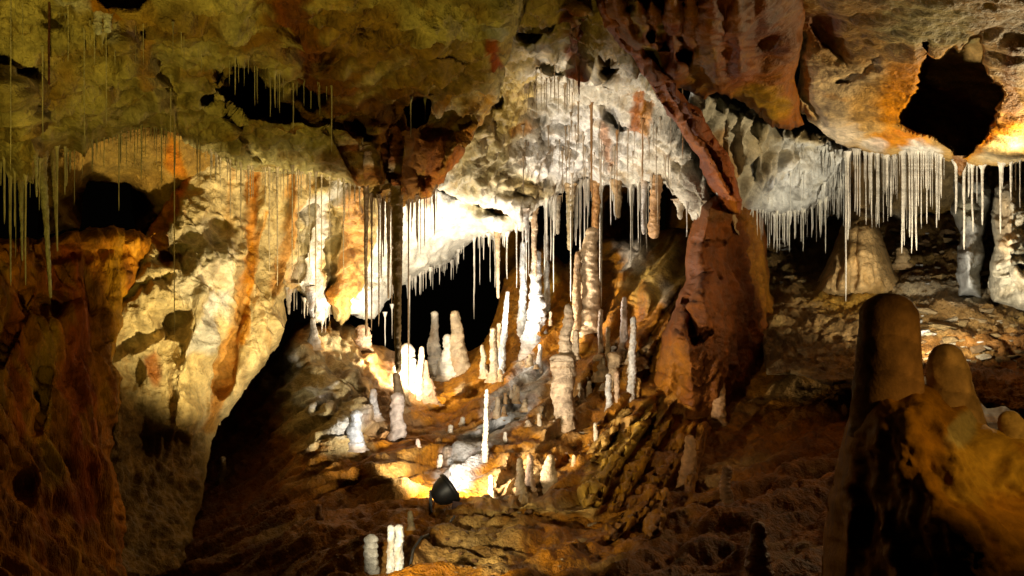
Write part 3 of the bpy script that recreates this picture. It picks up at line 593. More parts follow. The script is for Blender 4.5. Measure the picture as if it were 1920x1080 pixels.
def tri_quad_mesh(name, V, Q, mat, C):
    V = np.asarray(V, np.float32); Q = np.asarray(Q, np.int32)
    tri = Q[:, 2] == Q[:, 3]
    loops = np.concatenate([Q[~tri].ravel(), Q[tri][:, :3].ravel()]).astype(np.int32)
    nq, ntr = int((~tri).sum()), int(tri.sum())
    starts = np.concatenate([np.arange(nq)*4, nq*4+np.arange(ntr)*3]).astype(np.int32)
    me = bpy.data.meshes.new(name)
    me.vertices.add(len(V)); me.loops.add(len(loops)); me.polygons.add(nq+ntr)
    me.vertices.foreach_set('co', V.ravel()); me.loops.foreach_set('vertex_index', loops)
    me.polygons.foreach_set('loop_start', starts)
    me.polygons.foreach_set('use_smooth', np.ones(nq+ntr, bool))
    me.update(calc_edges=True)
    a = me.color_attributes.new('Col', 'FLOAT_COLOR', 'POINT')
    c4 = np.ones((len(V), 4), np.float32); c4[:, :3] = np.clip(C, 0.003, 0.9)
    a.data.foreach_set('color', c4.ravel())
    me.materials.append(mat)
    o = bpy.data.objects.new(name, me); COL.objects.link(o)
    return o

# ---------------------------------------------------------------- the big brown column
layer('flowstone_column', [(1312,385),(1345,360),(1385,368),(1420,385),(1432,420),(1436,480),(1446,550),(1470,592),(1484,628),(1466,650),(1480,720),(1460,800),(1330,820),(1250,800),(1216,770),(1226,700),(1244,630),(1264,580),(1280,530),(1290,470),(1300,420)],
      [(1345,362,8.3),(1420,400,9.0),(1442,550,9.4),(1480,625,9.9),(1460,800,9.7),(1220,765,8.9),(1330,815,8.7),(1285,520,8.35),(1325,560,8.0),(1300,700,7.95)], M_FLOW, (0.16,0.056,0.013),
      feats=[('s',[(1335,385),(1325,470),(1318,560)],24,0.3),('b',1340,650,60,120,0,0.35),('b',1388,600,16,80,-6,-0.16,1.2),
             ('s',[(1300,452),(1360,456)],4,-0.10),('s',[(1298,512),(1350,516)],4,-0.10),('s',[(1284,560),(1292,600),(1304,640)],4,-0.22),('s',[(1304,640),(1330,622)],4,-0.2),('s',[(1262,620),(1240,740)],24,0.2),('s',[(1290,640),(1300,780)],16,0.18)],
      paint=[('s',[(1405,400),(1445,600)],14,(0.22,0.10,0.025),0.8),('b',1258,700,36,70,10,(0.24,0.10,0.025),0.8),('s',[(1345,370),(1345,400)],20,(0.10,0.05,0.02),0.8),('n',5,0.1,0.4,(1,1,0.6),UMBER,0.6)],
      roll=0.8, rollw=34, edge=4, lump=(0.10,1.6), bill=(0.04,4), flute=(0.09,4), fine=(0.012,14), step=2.4, seed=44, kind=None,
      label='thick brown cracked flowstone column rising from the slope to the ceiling rib', cat='column')

# ---------------------------------------------------------------- flowstone ridges that run down from the column
FLOOR_F = LAYERS['cave_floor']['f']
def ridge_body(pts, widths, lift, col, label, seed):
    pts = np.array(pts, float)
    d = np.gradient(pts, axis=0); d /= np.linalg.norm(d, axis=1)[:, None]
    nrm = np.stack([-d[:, 1], d[:, 0]], 1); w = np.array(widths, float)[:, None]
    poly = np.vstack([pts+nrm*w, (pts[-1]+d[-1]*w[-1]*0.7)[None], (pts-nrm*w)[::-1], (pts[0]-d[0]*w[0]*0.7)[None]])
    ctrl = [(p[0], p[1], float(FLOOR_F(p[0], p[1]))-lift) for p in pts]
    ctrl += [(q[0], q[1], float(FLOOR_F(q[0], q[1]))-lift*0.5) for q in np.vstack([pts+nrm*w, pts-nrm*w])]
    layer('flowstone_ridge', [tuple(p) for p in poly], ctrl, M_FLOW, col,
          feats=[('s', [tuple(p) for p in pts+nrm*w*0.35], widths[0]*0.16, -0.10), ('s', [tuple(p) for p in pts-nrm*w*0.4], widths[0]*0.14, -0.08)],
          paint=[('n',5,0.1,0.4,(1,1,1),(0.16,0.06,0.015),0.7), ('s', [tuple(p) for p in pts-nrm*w*0.4], widths[0]*0.18, (0.14,0.055,0.014), 0.7)],
          roll=0.40, rollw=widths[0]*1.0, edge=3, teeth=2, lump=(0.06,2.2), bill=(0.015,5), fine=(0.014,15), flute=(0.10,6.0), flow=(0.62,0.45,0.60), step=2.4, seed=seed, kind=None, label=label, cat='flowstone')
ridge_body([(1300,795),(1258,860),(1205,945),(1140,1000)], [20,24,28,20], .30, (0.27,0.125,0.032), 'lowest broad brown flowstone ridge running down from the column', 71)
ridge_body([(1256,782),(1212,845),(1170,915),(1148,955)], [13,16,18,14], .42, (0.32,0.16,0.04), 'middle brown flowstone ridge, dark crevices on both sides', 73)
ridge_body([(1222,766),(1182,818),(1140,880),(1102,940)], [16,20,24,26], .52, (0.38,0.23,0.07), 'ochre flowstone ridge that broadens to a rounded foot', 75)
ridge_body([(1178,768),(1140,815),(1112,858)], [12,16,14], .40, (0.40,0.24,0.09), 'short tan flowstone ridge below the pair of pegs', 77)
ridge_body([(1320,800),(1300,865),(1292,925)], [14,18,12], .42, (0.24,0.105,0.028), 'dim flowstone lobe hanging over the shaded hollow', 79)
ridge_body([(1248,930),(1228,975),(1220,1000)], [16,24,18], .45, (0.26,0.12,0.035), 'knobbly brown flowstone boss at the foot of the ridges', 81)

# ---------------------------------------------------------------- pillars at the right
layer('grey_flowstone_pillar', [(1786,330),(1850,325),(1856,380),(1848,430),(1850,480),(1838,530),(1842,560),(1800,552),(1792,520),(1790,480),(1800,440),(1783,400)],
      [(1786,330,9.0),(1850,325,9.0),(1842,560,8.6),(1790,480,8.8)], M_FLOW, (0.30,0.29,0.26),
      feats=[('s',[(1800,440),(1790,500)],8,-0.2),('b',1820,500,20,40,0,0.2)], paint=[('b',1815,510,26,40,0,(0.5,0.5,0.48),0.7),('b',1815,380,30,40,0,(0.2,0.18,0.1),0.6)],
      roll=0.7, rollw=22, lump=(0.1,2.2), bill=(0.08,4.5), step=2.2, seed=47, kind=None, label='short grey wet flowstone pillar beside the pale pillar at the edge', cat='pillar')
layer('pale_flowstone_pillar', [(1866,345),(1900,330),(2060,330),(2060,600),(1930,590),(1900,578),(1860,570),(1852,520),(1862,460),(1856,420)],
      [(1866,345,8.8),(2060,330,8.6),(2060,600,8.3),(1860,570,8.5),(1920,460,8.3)], M_FLOW, (0.58,0.52,0.40),
      feats=[('b',1890,470,24,60,0,0.25),('b',1900,390,20,30,0,0.2),('s',[(1870,508),(1925,500)],5,-0.2),('b',1930,530,30,30,0,0.2)],
      paint=[('b',1878,430,20,60,0,(0.62,0.46,0.28),0.6),('b',1920,480,26,40,0,(0.30,0.28,0.2),0.6),('n',5,0.1,0.4,(1,1,1),(0.3,0.22,0.12),0.5)],
      roll=0.6, rollw=20, lump=(0.14,1.9), bill=(0.1,4), step=2.4, seed=49, kind=None, label='pale lumpy flowstone pillar at the edge of the picture beside the rubble', cat='pillar')

# ---------------------------------------------------------------- the dark stalagmite close to the camera
fg = empty('large_stalagmite', P(1700, 1150, 3.0), 'massive dark round-headed stalagmite closest to the camera, glowing amber on one side', 'stalagmite')
b = layer('body', [(1602,712),(1640,700),(1680,706),(1722,700),(1752,704),(1790,722),(1822,742),(1850,765),(1885,762),(1920,800),(2080,900),(2080,1250),(1535,1250),(1545,980),(1562,880),(1584,800),(1597,745)],
      [(1602,712,3.05),(1722,690,2.98),(1850,765,3.15),(2080,900,3.3),(1545,980,3.25),(1535,1250,3.0),(2080,1250,2.6),(1700,900,2.72),(1850,980,2.55),(1780,800,2.85)], M_DULL, (0.30,0.15,0.04),
      feats=[('s',[(1604,760),(1585,960)],18,0.06),('b',1840,840,40,50,30,0.10),('b',1905,870,34,60,20,0.12),('b',1790,790,34,40,30,0.06),('b',1660,820,50,70,0,0.06),('s',[(1655,960),(1690,1090)],14,0.08),('s',[(1600,960),(1570,1090)],12,0.06)],
      paint=[('b',1860,850,80,70,30,(0.48,0.31,0.09),0.7),('b',1800,800,22,40,30,(0.34,0.32,0.18),0.6),('n',7,0.1,0.4,(1,1,0.6),(0.18,0.07,0.02),0.7)],
      roll=0.5, rollw=60, edge=4, lump=(0.15,2.4), bill=(0.022,6), fine=(0.004,26), flute=(0.02,5), step=4, seed=52, kind=None)
adopt(b, fg)
spire('head', (1666, 549), (1664, 770), 102, 140, 3.06, (0.34,0.17,0.048), M_DULL, rings=0.006, lump=0.07, parent=fg, blunt=0.8, segs=44, seed=3, flare=0, wobble=0.06, terr=0.0)
spire('knob', (1772, 644), (1792, 800), 56, 120, 3.1, (0.46,0.27,0.09), M_DULL, rings=0.012, lump=0.14, parent=fg, blunt=0.9, segs=34, seed=5, flare=0, wobble=.12, terr=0.02)
spire('knob', (1888, 770), (1915, 860), 34, 90, 3.0, (0.46,0.29,0.08), M_DULL, rings=0.012, lump=0.14, parent=fg, segs=30, seed=8, flare=0, wobble=.1, terr=0.02)

# ---------------------------------------------------------------- stalagmites: (top, base, w_top, w_base, colour, extra, label)
PALE = (0.66,0.57,0.43); SAND = (0.50,0.36,0.20); BROWN = (0.34,0.18,0.06); BONE = (0.58,0.45,0.28); BLUEW = (0.60,0.58,0.52); RUST = (0.42,0.20,0.06)
STAL = [
 ((815,583),(818,705),13,46,PALE,dict(power=1.6,rings=.1),'brightest white stalagmite, knobbly tip, in front of the black opening'),
 ((839,626),(838,702),14,44,PALE,dict(power=1.2,rings=.1),'short white glaring stalagmite leaning on the brightest one'),
 ((853,582),(856,700),15,46,SAND,dict(power=1.0,rings=.05),'tan pointed stalagmite just behind the brightest white one'),
 ((764,643),(757,722),26,36,PALE,dict(power=.8,blunt=1.2,rings=.03),'round-topped white stalagmite under the long brown hanging column'),
 ((776,671),(770,738),8,17,PALE,dict(rings=.08),'thin white stalagmite between the round-topped one and the brown cone'),
 ((791,649),(783,738),9,20,BONE,dict(rings=.08),'slim cream stalagmite standing left of the glaring white one'),
 ((797,674),(800,745),8,44,(0.40,0.24,0.13),dict(power=1.2,rings=.04),'small brown cone-shaped stalagmite in front of the glaring white one'),
 ((742,698),(748,760),12,26,(0.30,0.20,0.10),dict(rings=.05),'dark backlit stalagmite hiding the lamp in the niche'),
 ((756,706),(760,752),7,15,(0.46,0.30,0.14),dict(),'tiny tan stalagmite tucked beside the dark backlit one'),
 ((681,609),(680,652),22,30,(0.52,0.34,0.2),dict(rings=.08,blunt=.5),'stubby flat-topped pink stalagmite below the thin dark stalactite'),
 ((745,735),(744,830),22,36,(0.52,0.42,0.34),dict(rings=.05,blunt=1),'rounded bluish-white stalagmite on the bank below the niche'),
 ((699,728),(702,778),10,24,(0.50,0.46,0.42),dict(),'small pale stalagmite on the bank left of the bluish-white one'),
 ((668,768),(666,830),20,34,(0.56,0.58,0.6),dict(rings=.06,blunt=1),'squat shiny grey-white stalagmite low on the left bank'),
 ((587,595),(588,645),8,22,(0.5,0.42,0.3),dict(rings=.06),'pointed pale stalagmite under the drips of the cream wall'),
 ((913,728),(908,862),8,14,PALE,dict(rings=.14,ringf=16,power=.8),'tall thin snow-white stalagmite above the floodlight'),
 ((947,809),(947,832),7,10,PALE,dict(),'very small white stalagmite right of the tall thin snow-white one'),
 ((844,796),(845,810),8,11,PALE,dict(),'white nub on the grey slope, left of the tall thin stalagmite'),
 ((868,781),(866,796),8,12,PALE,dict(),'white nub above the grey slope, nearest the dark crevice'),
 ((826,851),(826,875),8,13,PALE,dict(),'white nub beside a black hole just above the floodlight'),
 ((783,822),(784,836),6,10,(0.6,0.45,0.35),dict(),'pinkish nub on the orange ground of the left bank'),
 ((921,890),(922,928),10,18,BONE,dict(power=1.6),'small flared cream stalagmite right of the floodlight'),
 ((975,858),(977,932),13,26,SAND,dict(rings=.09),'tan stalagmite, first of the small knot on the lower slope'),
 ((994,851),(994,915),12,24,(0.55,0.36,0.22),dict(rings=.09),'pinkish stalagmite, middle of the small knot on the lower slope'),
 ((1033,852),(1026,918),14,58,(0.48,0.33,0.17),dict(power=1.1,rings=.07),'wide cone stalagmite, last of the small knot on the lower slope'),
 ((1076,852),(1077,870),8,12,(0.52,0.32,0.14),dict(),'lone tan nub on bare mud right of the wide cone'),
 ((1116,792),(1117,825),8,12,BONE,dict(),'small cream peg at the top of the diagonal mud ridge'),
 ((904,646),(908,698),8,18,BONE,dict(),'short cream stalagmite left of the tree-like cluster'),
 ((924,614),(926,698),10,26,BONE,dict(rings=.14,power=1.3),'cream stalagmite with stubby arms, centre of the tree-like cluster'),
 ((936,605),(934,690),9,18,SAND,dict(rings=.12),'tan stalagmite forming the tallest stem of the tree-like cluster'),
 ((952,545),(938,698),8,24,BLUEW,dict(rings=.07,power=1.1),'tall leaning bluish-white stalagmite at the end of the niche rim'),
 ((981,452),(979,615),12,20,BLUEW,dict(rings=.08),'slender blue-grey stalagmite left of the terraced white giant'),
 ((1008,470),(1000,640),16,52,(0.62,0.60,0.56),dict(rings=.07,ringf=15,power=.9,lump=.35,dirt=(0.3,0.22,0.12)),'terraced white giant stalagmite with shingled sides'),
 ((1024,440),(1026,590),10,15,BLUEW,dict(rings=.06),'thin pale stalagmite hugging the terraced giant'),
 ((992,600),(990,660),12,22,(0.55,0.5,0.42),dict(rings=.1),'pale stub at the foot of the terraced giant'),
 ((1032,583),(1031,606),7,10,BONE,dict(),'small peg on the slope right of the terraced giant'),
 ((1013,645),(1011,690),8,14,(0.55,0.5,0.44),dict(),'small pale peg on the green-brown slope below the terraced giant'),
 ((1127,579),(1124,690),9,13,(0.58,0.42,0.28),dict(rings=.08),'thin pink stalagmite directly below a pair of long straws'),
 ((1140,612),(1140,676),9,11,(0.5,0.34,0.16),dict(rings=.10),'candle-like yellow stalagmite right of the thin pink one'),
 ((1171,556),(1168,648),11,20,(0.58,0.44,0.34),dict(rings=.07),'pinkish white pillar stalagmite standing behind the candle-like one'),
 ((1188,593),(1184,735),12,17,(0.64,0.58,0.48),dict(rings=.11,ringf=14,power=.7),'tall ringed white stalagmite nearest the brown column'),
 ((1150,648),(1152,700),12,15,(0.6,0.52,0.46),dict(),'white stub below the candle-like stalagmite'),
 ((1141,700),(1142,760),12,14,(0.62,0.56,0.46),dict(rings=.1),'white knobbly peg, front one of the pair on the ledge'),
 ((1156,696),(1158,748),13,9,(0.55,0.36,0.2),dict(rings=.1),'tan peg, hind one of the pair on the ledge'),
 ((1197,708),(1192,750),9,24,(0.52,0.27,0.06),dict(power=.9),'stubby orange stalagmite at the foot of the tall ringed one'),
 ((1110,425),(1104,610),26,52,(0.52,0.36,0.2),dict(rings=.07,ringf=16,power=.8,lump=.3),'terraced tan stalagmite under the orange hanging column'),
 ((1084,470),(1078,640),12,30,(0.36,0.22,0.1),dict(rings=.06),'dim brown stalagmite left of the terraced tan one'),
 ((696,1001),(694,1125),22,30,(0.76,0.74,0.68),dict(rings=.07,ringf=14,blunt=.9),'blinding white stalagmite at the bottom edge, standing alone'),
 ((733,984),(733,1125),13,17,(0.76,0.74,0.68),dict(rings=.07),'blinding white stalagmite at the bottom edge, thin one of the pair'),
 ((749,983),(746,1125),16,20,(0.76,0.74,0.68),dict(rings=.08),'blinding white stalagmite at the bottom edge, thick one of the pair'),
 ((769,957),(770,986),9,13,(0.26,0.2,0.1),dict(),'dull little stalagmite in the shade below the floodlight'),
 ((1349,690),(1346,800),14,28,(0.40,0.20,0.07),dict(power=.7),'amber-lit stalagmite in the shade below the brown column'),
 ((1362,872),(1362,935),16,26,(0.32,0.15,0.05),dict(),'dim rounded stalagmite on the dark ledge right of the mud ridges'),
 ((1293,815),(1290,915),16,40,(0.34,0.16,0.05),dict(rings=.05),'dim brown stalagmite hanging over the shaded hollow in the slope'),
 ((1420,978),(1428,1100),24,58,(0.30,0.15,0.06),dict(rings=.06),'dim stump at the bottom edge right of the mud slope'),
 ((1628,404),(1624,505),11,46,(0.40,0.16,0.035),dict(power=.7,rings=.03),'orange finger stalagmite leaning on the pale cone among the rubble'),
 ((1690,462),(1690,498),22,30,(0.50,0.34,0.16),dict(),'rounded tan stub on the rubble right of the pale cone'),
 ((418,855),(415,900),9,15,(0.42,0.28,0.1),dict(),'tiny stalagmite in the darkness at the foot of the cream wall'),
 ((598,945),(598,975),9,15,(0.36,0.18,0.08),dict(),'faint little stalagmite in the dark hollow left of the white ones'),
]
for (tp, bs, wt, wb, c, kw, lab) in STAL:
    lay = 'rubble_floor' if tp[0] > 1480 else 'cave_floor'
    Y = depth_at(lay, bs[0], bs[1]-2)
    if bs[1] > 1040: Y = depth_at(lay, bs[0], 1062)-0.1
    if 880 < tp[0] < 1200: wt, wb = wt*.85, wb*.85
    o = spire('stalagmite', tp, bs, wt, wb, Y, c, **kw)
    tag(o, lab, 'stalagmite')

# little cream nubs crowded on the upper slope
k = 0
while k < 34:
    u = random.uniform(880, 1215); v = random.uniform(600, 800)
    if v < 690-(u-880)*0.12 or (u > 1080 and v > 770): continue
    hgt = random.uniform(10, 46)*random.random()**.5+6; w = random.uniform(5, 9)
    o = spire('stalagmite', (u+random.uniform(-2, 2), v-hgt), (u, v), w, w*random.uniform(1.3, 2.2), depth_at('cave_floor', u, v), random.choice([BONE, SAND, (0.5,0.38,0.24), (0.44,0.28,0.13)]), segs=14)
    part = ['end by the niche', 'middle', 'end by the column'][min(2, int((u-880)/112))]
    tag(o, ('stubby' if hgt < 18 else 'slim')+' small cream stalagmite on the upper slope, '+('higher ' if v < 705 else 'lower ')+part, 'stalagmite', 'small stalagmites of the upper slope')
    k += 1

# pale cone and its neck among the rubble
cy = depth_at('rubble_floor', 1600, 545)
layer('stalagmite', [(1588,290),(1634,290),(1632,375),(1640,412),(1658,456),(1678,505),(1712,538),(1670,562),(1560,566),(1520,556),(1542,505),(1562,465),(1578,420),(1592,385)],
      [(1584,290,cy+.5),(1640,290,cy+.5),(1640,400,cy+.3),(1560,450,cy+.2),(1712,540,cy-.1),(1520,556,cy),(1610,560,cy-.35),(1612,470,cy-.2)], M_FLOW, (0.52,0.36,0.19),
      feats=[('s',[(1590,388),(1660,396)],6,-.12),('s',[(1580,440),(1568,540)],5,-.10),('s',[(1612,420),(1600,540)],5,-.08),('b',1640,400,20,14,0,.15)],
      paint=[('b',1640,398,16,12,0,(0.62,0.56,0.46),.8),('b',1600,330,30,40,0,(0.42,0.26,0.12),.7),('s',[(1580,440),(1568,540)],4,UMBER,.6),('n',4,.1,.4,(1,1,.5),(0.36,0.22,0.09),.6)],
      roll=0.9, rollw=30, edge=3, lump=(0.12,1.8), bill=(0.03,4), flute=(0.05,4), fine=(0.012,14), step=2.4, seed=58, kind=None,
      label='broad pale cone stalagmite rising from the rubble to the straw ceiling', cat='stalagmite')

# pedestal stalagmite with a mushroom lip
py = depth_at('cave_floor', 1056, 778)
ped = empty('stalagmite', P(1056, 790, py), 'pedestal stalagmite with a mushroom lip, under a long straw', 'stalagmite')
spire('pedestal', (1056, 672), (1058, 790), 50, 30, py, (0.52,0.37,0.22), M_FLOW, rings=.05, lump=.10, parent=ped, blunt=.25, segs=30, seed=21, flare=.5, wobble=.5)
spire('lip', (1056, 662), (1057, 684), 44, 50, py, (0.54,0.40,0.25), M_FLOW, rings=.04, lump=.35, parent=ped, blunt=.3, segs=28, seed=23, flare=0.0, wobble=.1)
spire('shaft', (1066, 569), (1062, 672), 15, 26, py+0.02, (0.52,0.38,0.23), rings=.10, parent=ped, segs=22, seed=25)
spire('side_stub', (1079, 618), (1079, 664), 10, 14, py, (0.56,0.42,0.26), rings=.07, parent=ped, seed=27)

# flat pan that carries the thin pink stalagmites
for (tp, bs, wt, wb, lab) in [((1122,664),(1124,706),20,34,'bulb-shaped tan foot below the thin pink stalagmite'), ((1154,660),(1146,714),30,10,'wedge of tan flowstone below the candle-like stalagmite')]:
    o = spire('flowstone_mass', tp, bs, wt, wb, depth_at('cave_floor', bs[0], bs[1])-0.05, (0.48,0.32,0.16), M_FLOW, rings=.05, lump=.15, blunt=.6, segs=24, flare=0)
    tag(o, lab, 'flowstone')

# ---------------------------------------------------------------- hanging columns and stalactites (root, tip, w_root, w_tip, layer, colour, label)
HANG = [
 ((744,366),(747,700),21,11,'ceiling_left',(0.30,0.19,0.07),dict(rings=.08,ringf=16,flare=.2,lump=.15),'long thick brown segmented stalactite hanging before the bright wall'),
 ((686,350),(687,632),8,5,'ceiling_left',(0.22,0.13,0.05),dict(rings=.06),'long thin dark brown stalactite left of the thick segmented one'),
 ((729,366),(728,560),9,3,'ceiling_left',(0.26,0.16,0.06),dict(rings=.05),'dark stalactite hugging the thick segmented one'),
 ((719,362),(719,482),6,2,'ceiling_left',(0.16,0.08,0.03),dict(rings=.06),'short dark tapering stalactite between two long brown ones'),
 ((79,290),(95,560),15,5,'ceiling_left',(0.56,0.50,0.26),dict(rings=.03),'thickest olive stalactite at the left, reaching down to the red wall'),
 ((100,280),(108,472),10,3,'ceiling_left',(0.54,0.42,0.2),dict(rings=.03),'yellow-brown stalactite right of the thickest olive one'),
 ((38,330),(42,490),9,3,'ceiling_left',(0.52,0.46,0.22),dict(rings=.03),'stout olive stalactite hanging left of the thickest one'),
 ((67,285),(69,370),7,3,'ceiling_left',(0.56,0.50,0.28),dict(),'short olive stalactite in the little arch at the left'),
 ((184,22),(184,66),16,11,'ceiling_left',WHT,dict(blunt=1),'fat white drip cone under the rusty streak, first of two'),
 ((202,24),(202,62),15,11,'ceiling_left',WHT,dict(blunt=1),'fat white drip cone under the rusty streak, second of two'),
 ((92,-20),(92,160),4,4,'ceiling_left',(0.14,0.04,0.02),dict(rings=.02),'dark reddish straight stalactite at the top left'),
 ((1084,110),(1086,178),9,2,'ceiling_vault',(0.24,0.07,0.02),dict(),'dark red stalactite at the tip of the red stain'),
 ((1117,338),(1116,432),16,14,'ceiling_vault',(0.50,0.24,0.07),dict(rings=.05),'orange hanging column above the terraced tan stalagmite'),
 ((1070,350),(1068,470),16,9,'ceiling_vault',(0.34,0.25,0.12),dict(rings=.08),'olive-brown stalactite left of the orange hanging column'),
 ((1046,370),(1046,440),10,6,'ceiling_vault',(0.55,0.45,0.3),dict(rings=.06),'short cream stalactite over the narrow black gap'),
 ((1232,330),(1226,448),18,22,'ceiling_vault',(0.50,0.28,0.12),dict(rings=.06),'orange-brown column joining vault and slope'),
 ((1208,340),(1207,440),10,8,'ceiling_vault',(0.62,0.56,0.48),dict(rings=.05),'white column left of the orange-brown one'),
 ((1157,340),(1160,410),18,9,'ceiling_vault',(0.40,0.26,0.12),dict(rings=.05),'brown stalactite at the middle of the vault edge'),
 ((933,440),(934,560),9,5,'back_vault',(0.52,0.38,0.22),dict(rings=.05),'tan stalactite at the corner of the black opening'),
 ((1001,395),(1003,520),11,8,'ceiling_vault',(0.50,0.36,0.22),dict(rings=.08),'knobbly tan stalactite above the terraced giant'),
 ((986,395),(988,455),12,5,'ceiling_vault',(0.6,0.55,0.48),dict(rings=.07),'white stalactite above the slender blue-grey stalagmite'),
 ((1274,375),(1276,412),18,7,'ceiling_vault',(0.62,0.52,0.36),dict(),'pale hook-tipped stalactite at the end of the vault edge'),
 ((1320,380),(1316,416),22,12,'ceiling_vault',(0.66,0.58,0.42),dict(blunt=1),'blunt cream lobe hanging beside the brown column'),
 ((1803,296),(1800,330),22,6,'ceiling_right',(0.30,0.14,0.04),dict(),'dark brown spike under the black shadow-shaped hollow at the right'),
 ((583,540),(586,602),16,6,'left_cream_wall',(0.56,0.50,0.42),dict(rings=.04),'white stalactite at the foot of the cream wall'),
 ((540,545),(542,590),12,4,'left_cream_wall',(0.5,0.4,0.26),dict(rings=.04),'small tan stalactite at the shaded foot of the cream wall'),
]
for (rt, tp, wr, wt, lay, c, kw, lab) in HANG:
    Y = depth_at(lay, rt[0], rt[1])+0.04
    if rt[1] < 0: Y = depth_at(lay, rt[0], 2)
    kw = dict(kw); kw.setdefault('blunt', 1.5); kw.setdefault('flare', .8)
    o = spire('stalactite', tp, rt, wt, wr, Y, c, sink=0.05, **kw)
    tag(o, lab, 'stalactite')

# ---------------------------------------------------------------- soda straws
STRAWS = []    # (u, v_root, length px, width px, Y, colour, key)
def edge_pts(poly, n, jitter=0.5):
    poly = np.array(poly, float)
    seg = np.sqrt((np.diff(poly, axis=0)**2).sum(1)); cum = np.concatenate([[0], np.cumsum(seg)])
    out = []
    for i in range(n):
        s = (i+0.5+jitter*(random.random()-0.5)*1.6)/n*cum[-1]
        k = min(int(np.searchsorted(cum, s))-1, len(seg)-1); k = max(k, 0)
        f = (s-cum[k])/seg[k]
        p = poly[k]+(poly[k+1]-poly[k])*f
        out.append((p[0], p[1]))
    return out
def row(key, lay, poly, n, lmin, lmax, w, col, jv=6, pw=1.8, dy=0.0, gap=-.22):
    ph = random.random()*50
    for (u, v) in edge_pts(poly, int(n*1.35)):
        u += random.uniform(-3, 3)
        if float(perlin(np.array([u/22.0]), np.array([ph]), np.array([0.5]))[0]) < gap: continue       # bare gaps; v += random.uniform(-jv, jv)
        L = lmin+(lmax-lmin)*random.random()**pw
        k_ = random.uniform(.7, 1.15); c = [x*k_ for x in col]
        STRAWS.append((u, v, L, w*random.choice([.42,.5,.6,.75,.9,1.15])*random.uniform(.9,1.1), depth_at(lay, u, v)-dy, c, key))
def field(key, lay, box, n, lmin, lmax, w, col, dy=0.02):
    for _ in range(n):
        u = random.uniform(box[0], box[2]); v = random.uniform(box[1], box[3])
        L = lmin+(lmax-lmin)*random.random()**1.5
        k_ = random.uniform(.7, 1.15); c = [x*k_ for x in col]
        STRAWS.append((u, v, L, w*random.choice([.42,.5,.6,.75,.9,1.15])*random.uniform(.9,1.1), depth_at(lay, u, v)-dy, c, key))
def single(key, lay, items, w, col):
    for (u, v, L) in items:
        STRAWS.append((u, v, L, w*random.uniform(.85, 1.15), depth_at(lay, u, v), list(col), key))

OLV = (0.54,0.45,0.22); TANS = (0.46,0.34,0.17); CALC = (0.70,0.62,0.48)
row('left', 'ceiling_left', [(2,302),(20,335),(60,330),(80,298),(95,284),(140,282)], 20, 40, 170, 4.2, OLV)
single('left', 'ceiling_left', [(20,330,205),(28,325,100),(48,330,205),(8,300,120),(107,275,195),(122,275,90)], 4.2, OLV)
row('left_arch', 'ceiling_left', [(150,268),(225,250),(280,240),(335,248)], 26, 15, 80, 2.6, OLV)
single('left_arch', 'ceiling_left', [(223,250,145),(265,238,100),(303,240,105)], 2.6, OLV)
row('cream', 'ceiling_left', [(352,262),(400,288),(440,311),(500,317),(560,324),(620,334),(680,354)], 46, 20, 75, 2.6, TANS)
single('cream', 'ceiling_left', [(327,190,440),(370,265,70),(375,270,75),(395,280,60),(432,300,110),(452,310,105),(505,312,200),(520,316,220),(548,318,205),(560,320,220),(592,325,225),(603,328,190),(618,330,118),(644,336,180),(580,322,180),(472,312,60)], 2.6, TANS)
row('bright', 'ceiling_left', [(685,354),(700,370),(745,386),(772,376),(802,370),(822,346)], 20, 20, 120, 3.0, (0.20,0.12,0.05))  # dark colour, here and in the next call, stands in for backlighting
single('bright', 'ceiling_left', [(697,370,250),(710,372,240),(715,372,150),(735,380,190),(753,380,160),(766,376,350),(781,374,80),(711,372,110),(772,376,60)], 3.2, (0.20,0.12,0.05))
row('niche', 'back_vault', [(745,556),(775,520),(800,508),(845,491),(862,468),(880,454)], 34, 10, 40, 3.0, CALC, jv=3)
row('niche', 'back_vault', [(882,452),(900,441),(930,445),(960,436),(990,428)], 18, 20, 110, 3.4, CALC, jv=3)
single('niche', 'back_vault', [(889,448,150),(768,520,180),(722,590,60),(735,575,60)], 2.6, CALC)
row('vault', 'ceiling_vault', [(990,412),(1000,394),(1020,382),(1050,364),(1080,350),(1102,340),(1120,355),(1150,345),(1185,352),(1228,350)], 60, 30, 130, 3.0, CALC, jv=5)
single('vault', 'ceiling_vault', [(1038,368,180),(1070,350,215),(1088,342,250),(1096,342,240),(1125,350,225),(1128,350,225),(1183,350,140),(1197,345,110),(1145,342,80),(1288,384,60),(969,425,115),(1063,358,60),(1080,350,110)], 3.0, CALC)
field('vault_top', 'ceiling_vault', (980,110,1090,300), 44, 25, 90, 2.0, (0.42,0.30,0.17))
field('vault_top', 'ceiling_vault', (1060,220,1260,330), 50, 30, 100, 2.2, (0.56,0.44,0.30))
single('vault_top', 'ceiling_vault', [(1108,200,150),(1110,190,180),(1157,250,120),(1205,230,110),(1280,130,170)], 2.6, (0.42,0.22,0.08))
row('drapery', 'white_drapery', [(1412,392),(1460,402),(1500,398),(1535,384),(1568,366),(1584,330)], 60, 12, 70, 2.6, (0.62,0.57,0.46), gap=-.5)
single('drapery', 'white_drapery', [(1457,398,75),(1480,400,72),(1506,396,75),(1537,380,55),(1548,375,100),(1490,398,50),(1468,400,55)], 2.6, (0.6,0.55,0.42))
field('drapery', 'white_drapery', (1480,260,1590,350), 30, 30, 80, 2.4, (0.58,0.55,0.46))
row('right', 'ceiling_right', [(1590,284),(1640,288),(1670,296),(1700,284),(1745,284),(1770,298)], 62, 25, 150, 3.4, CALC, pw=1.4, gap=-.5)
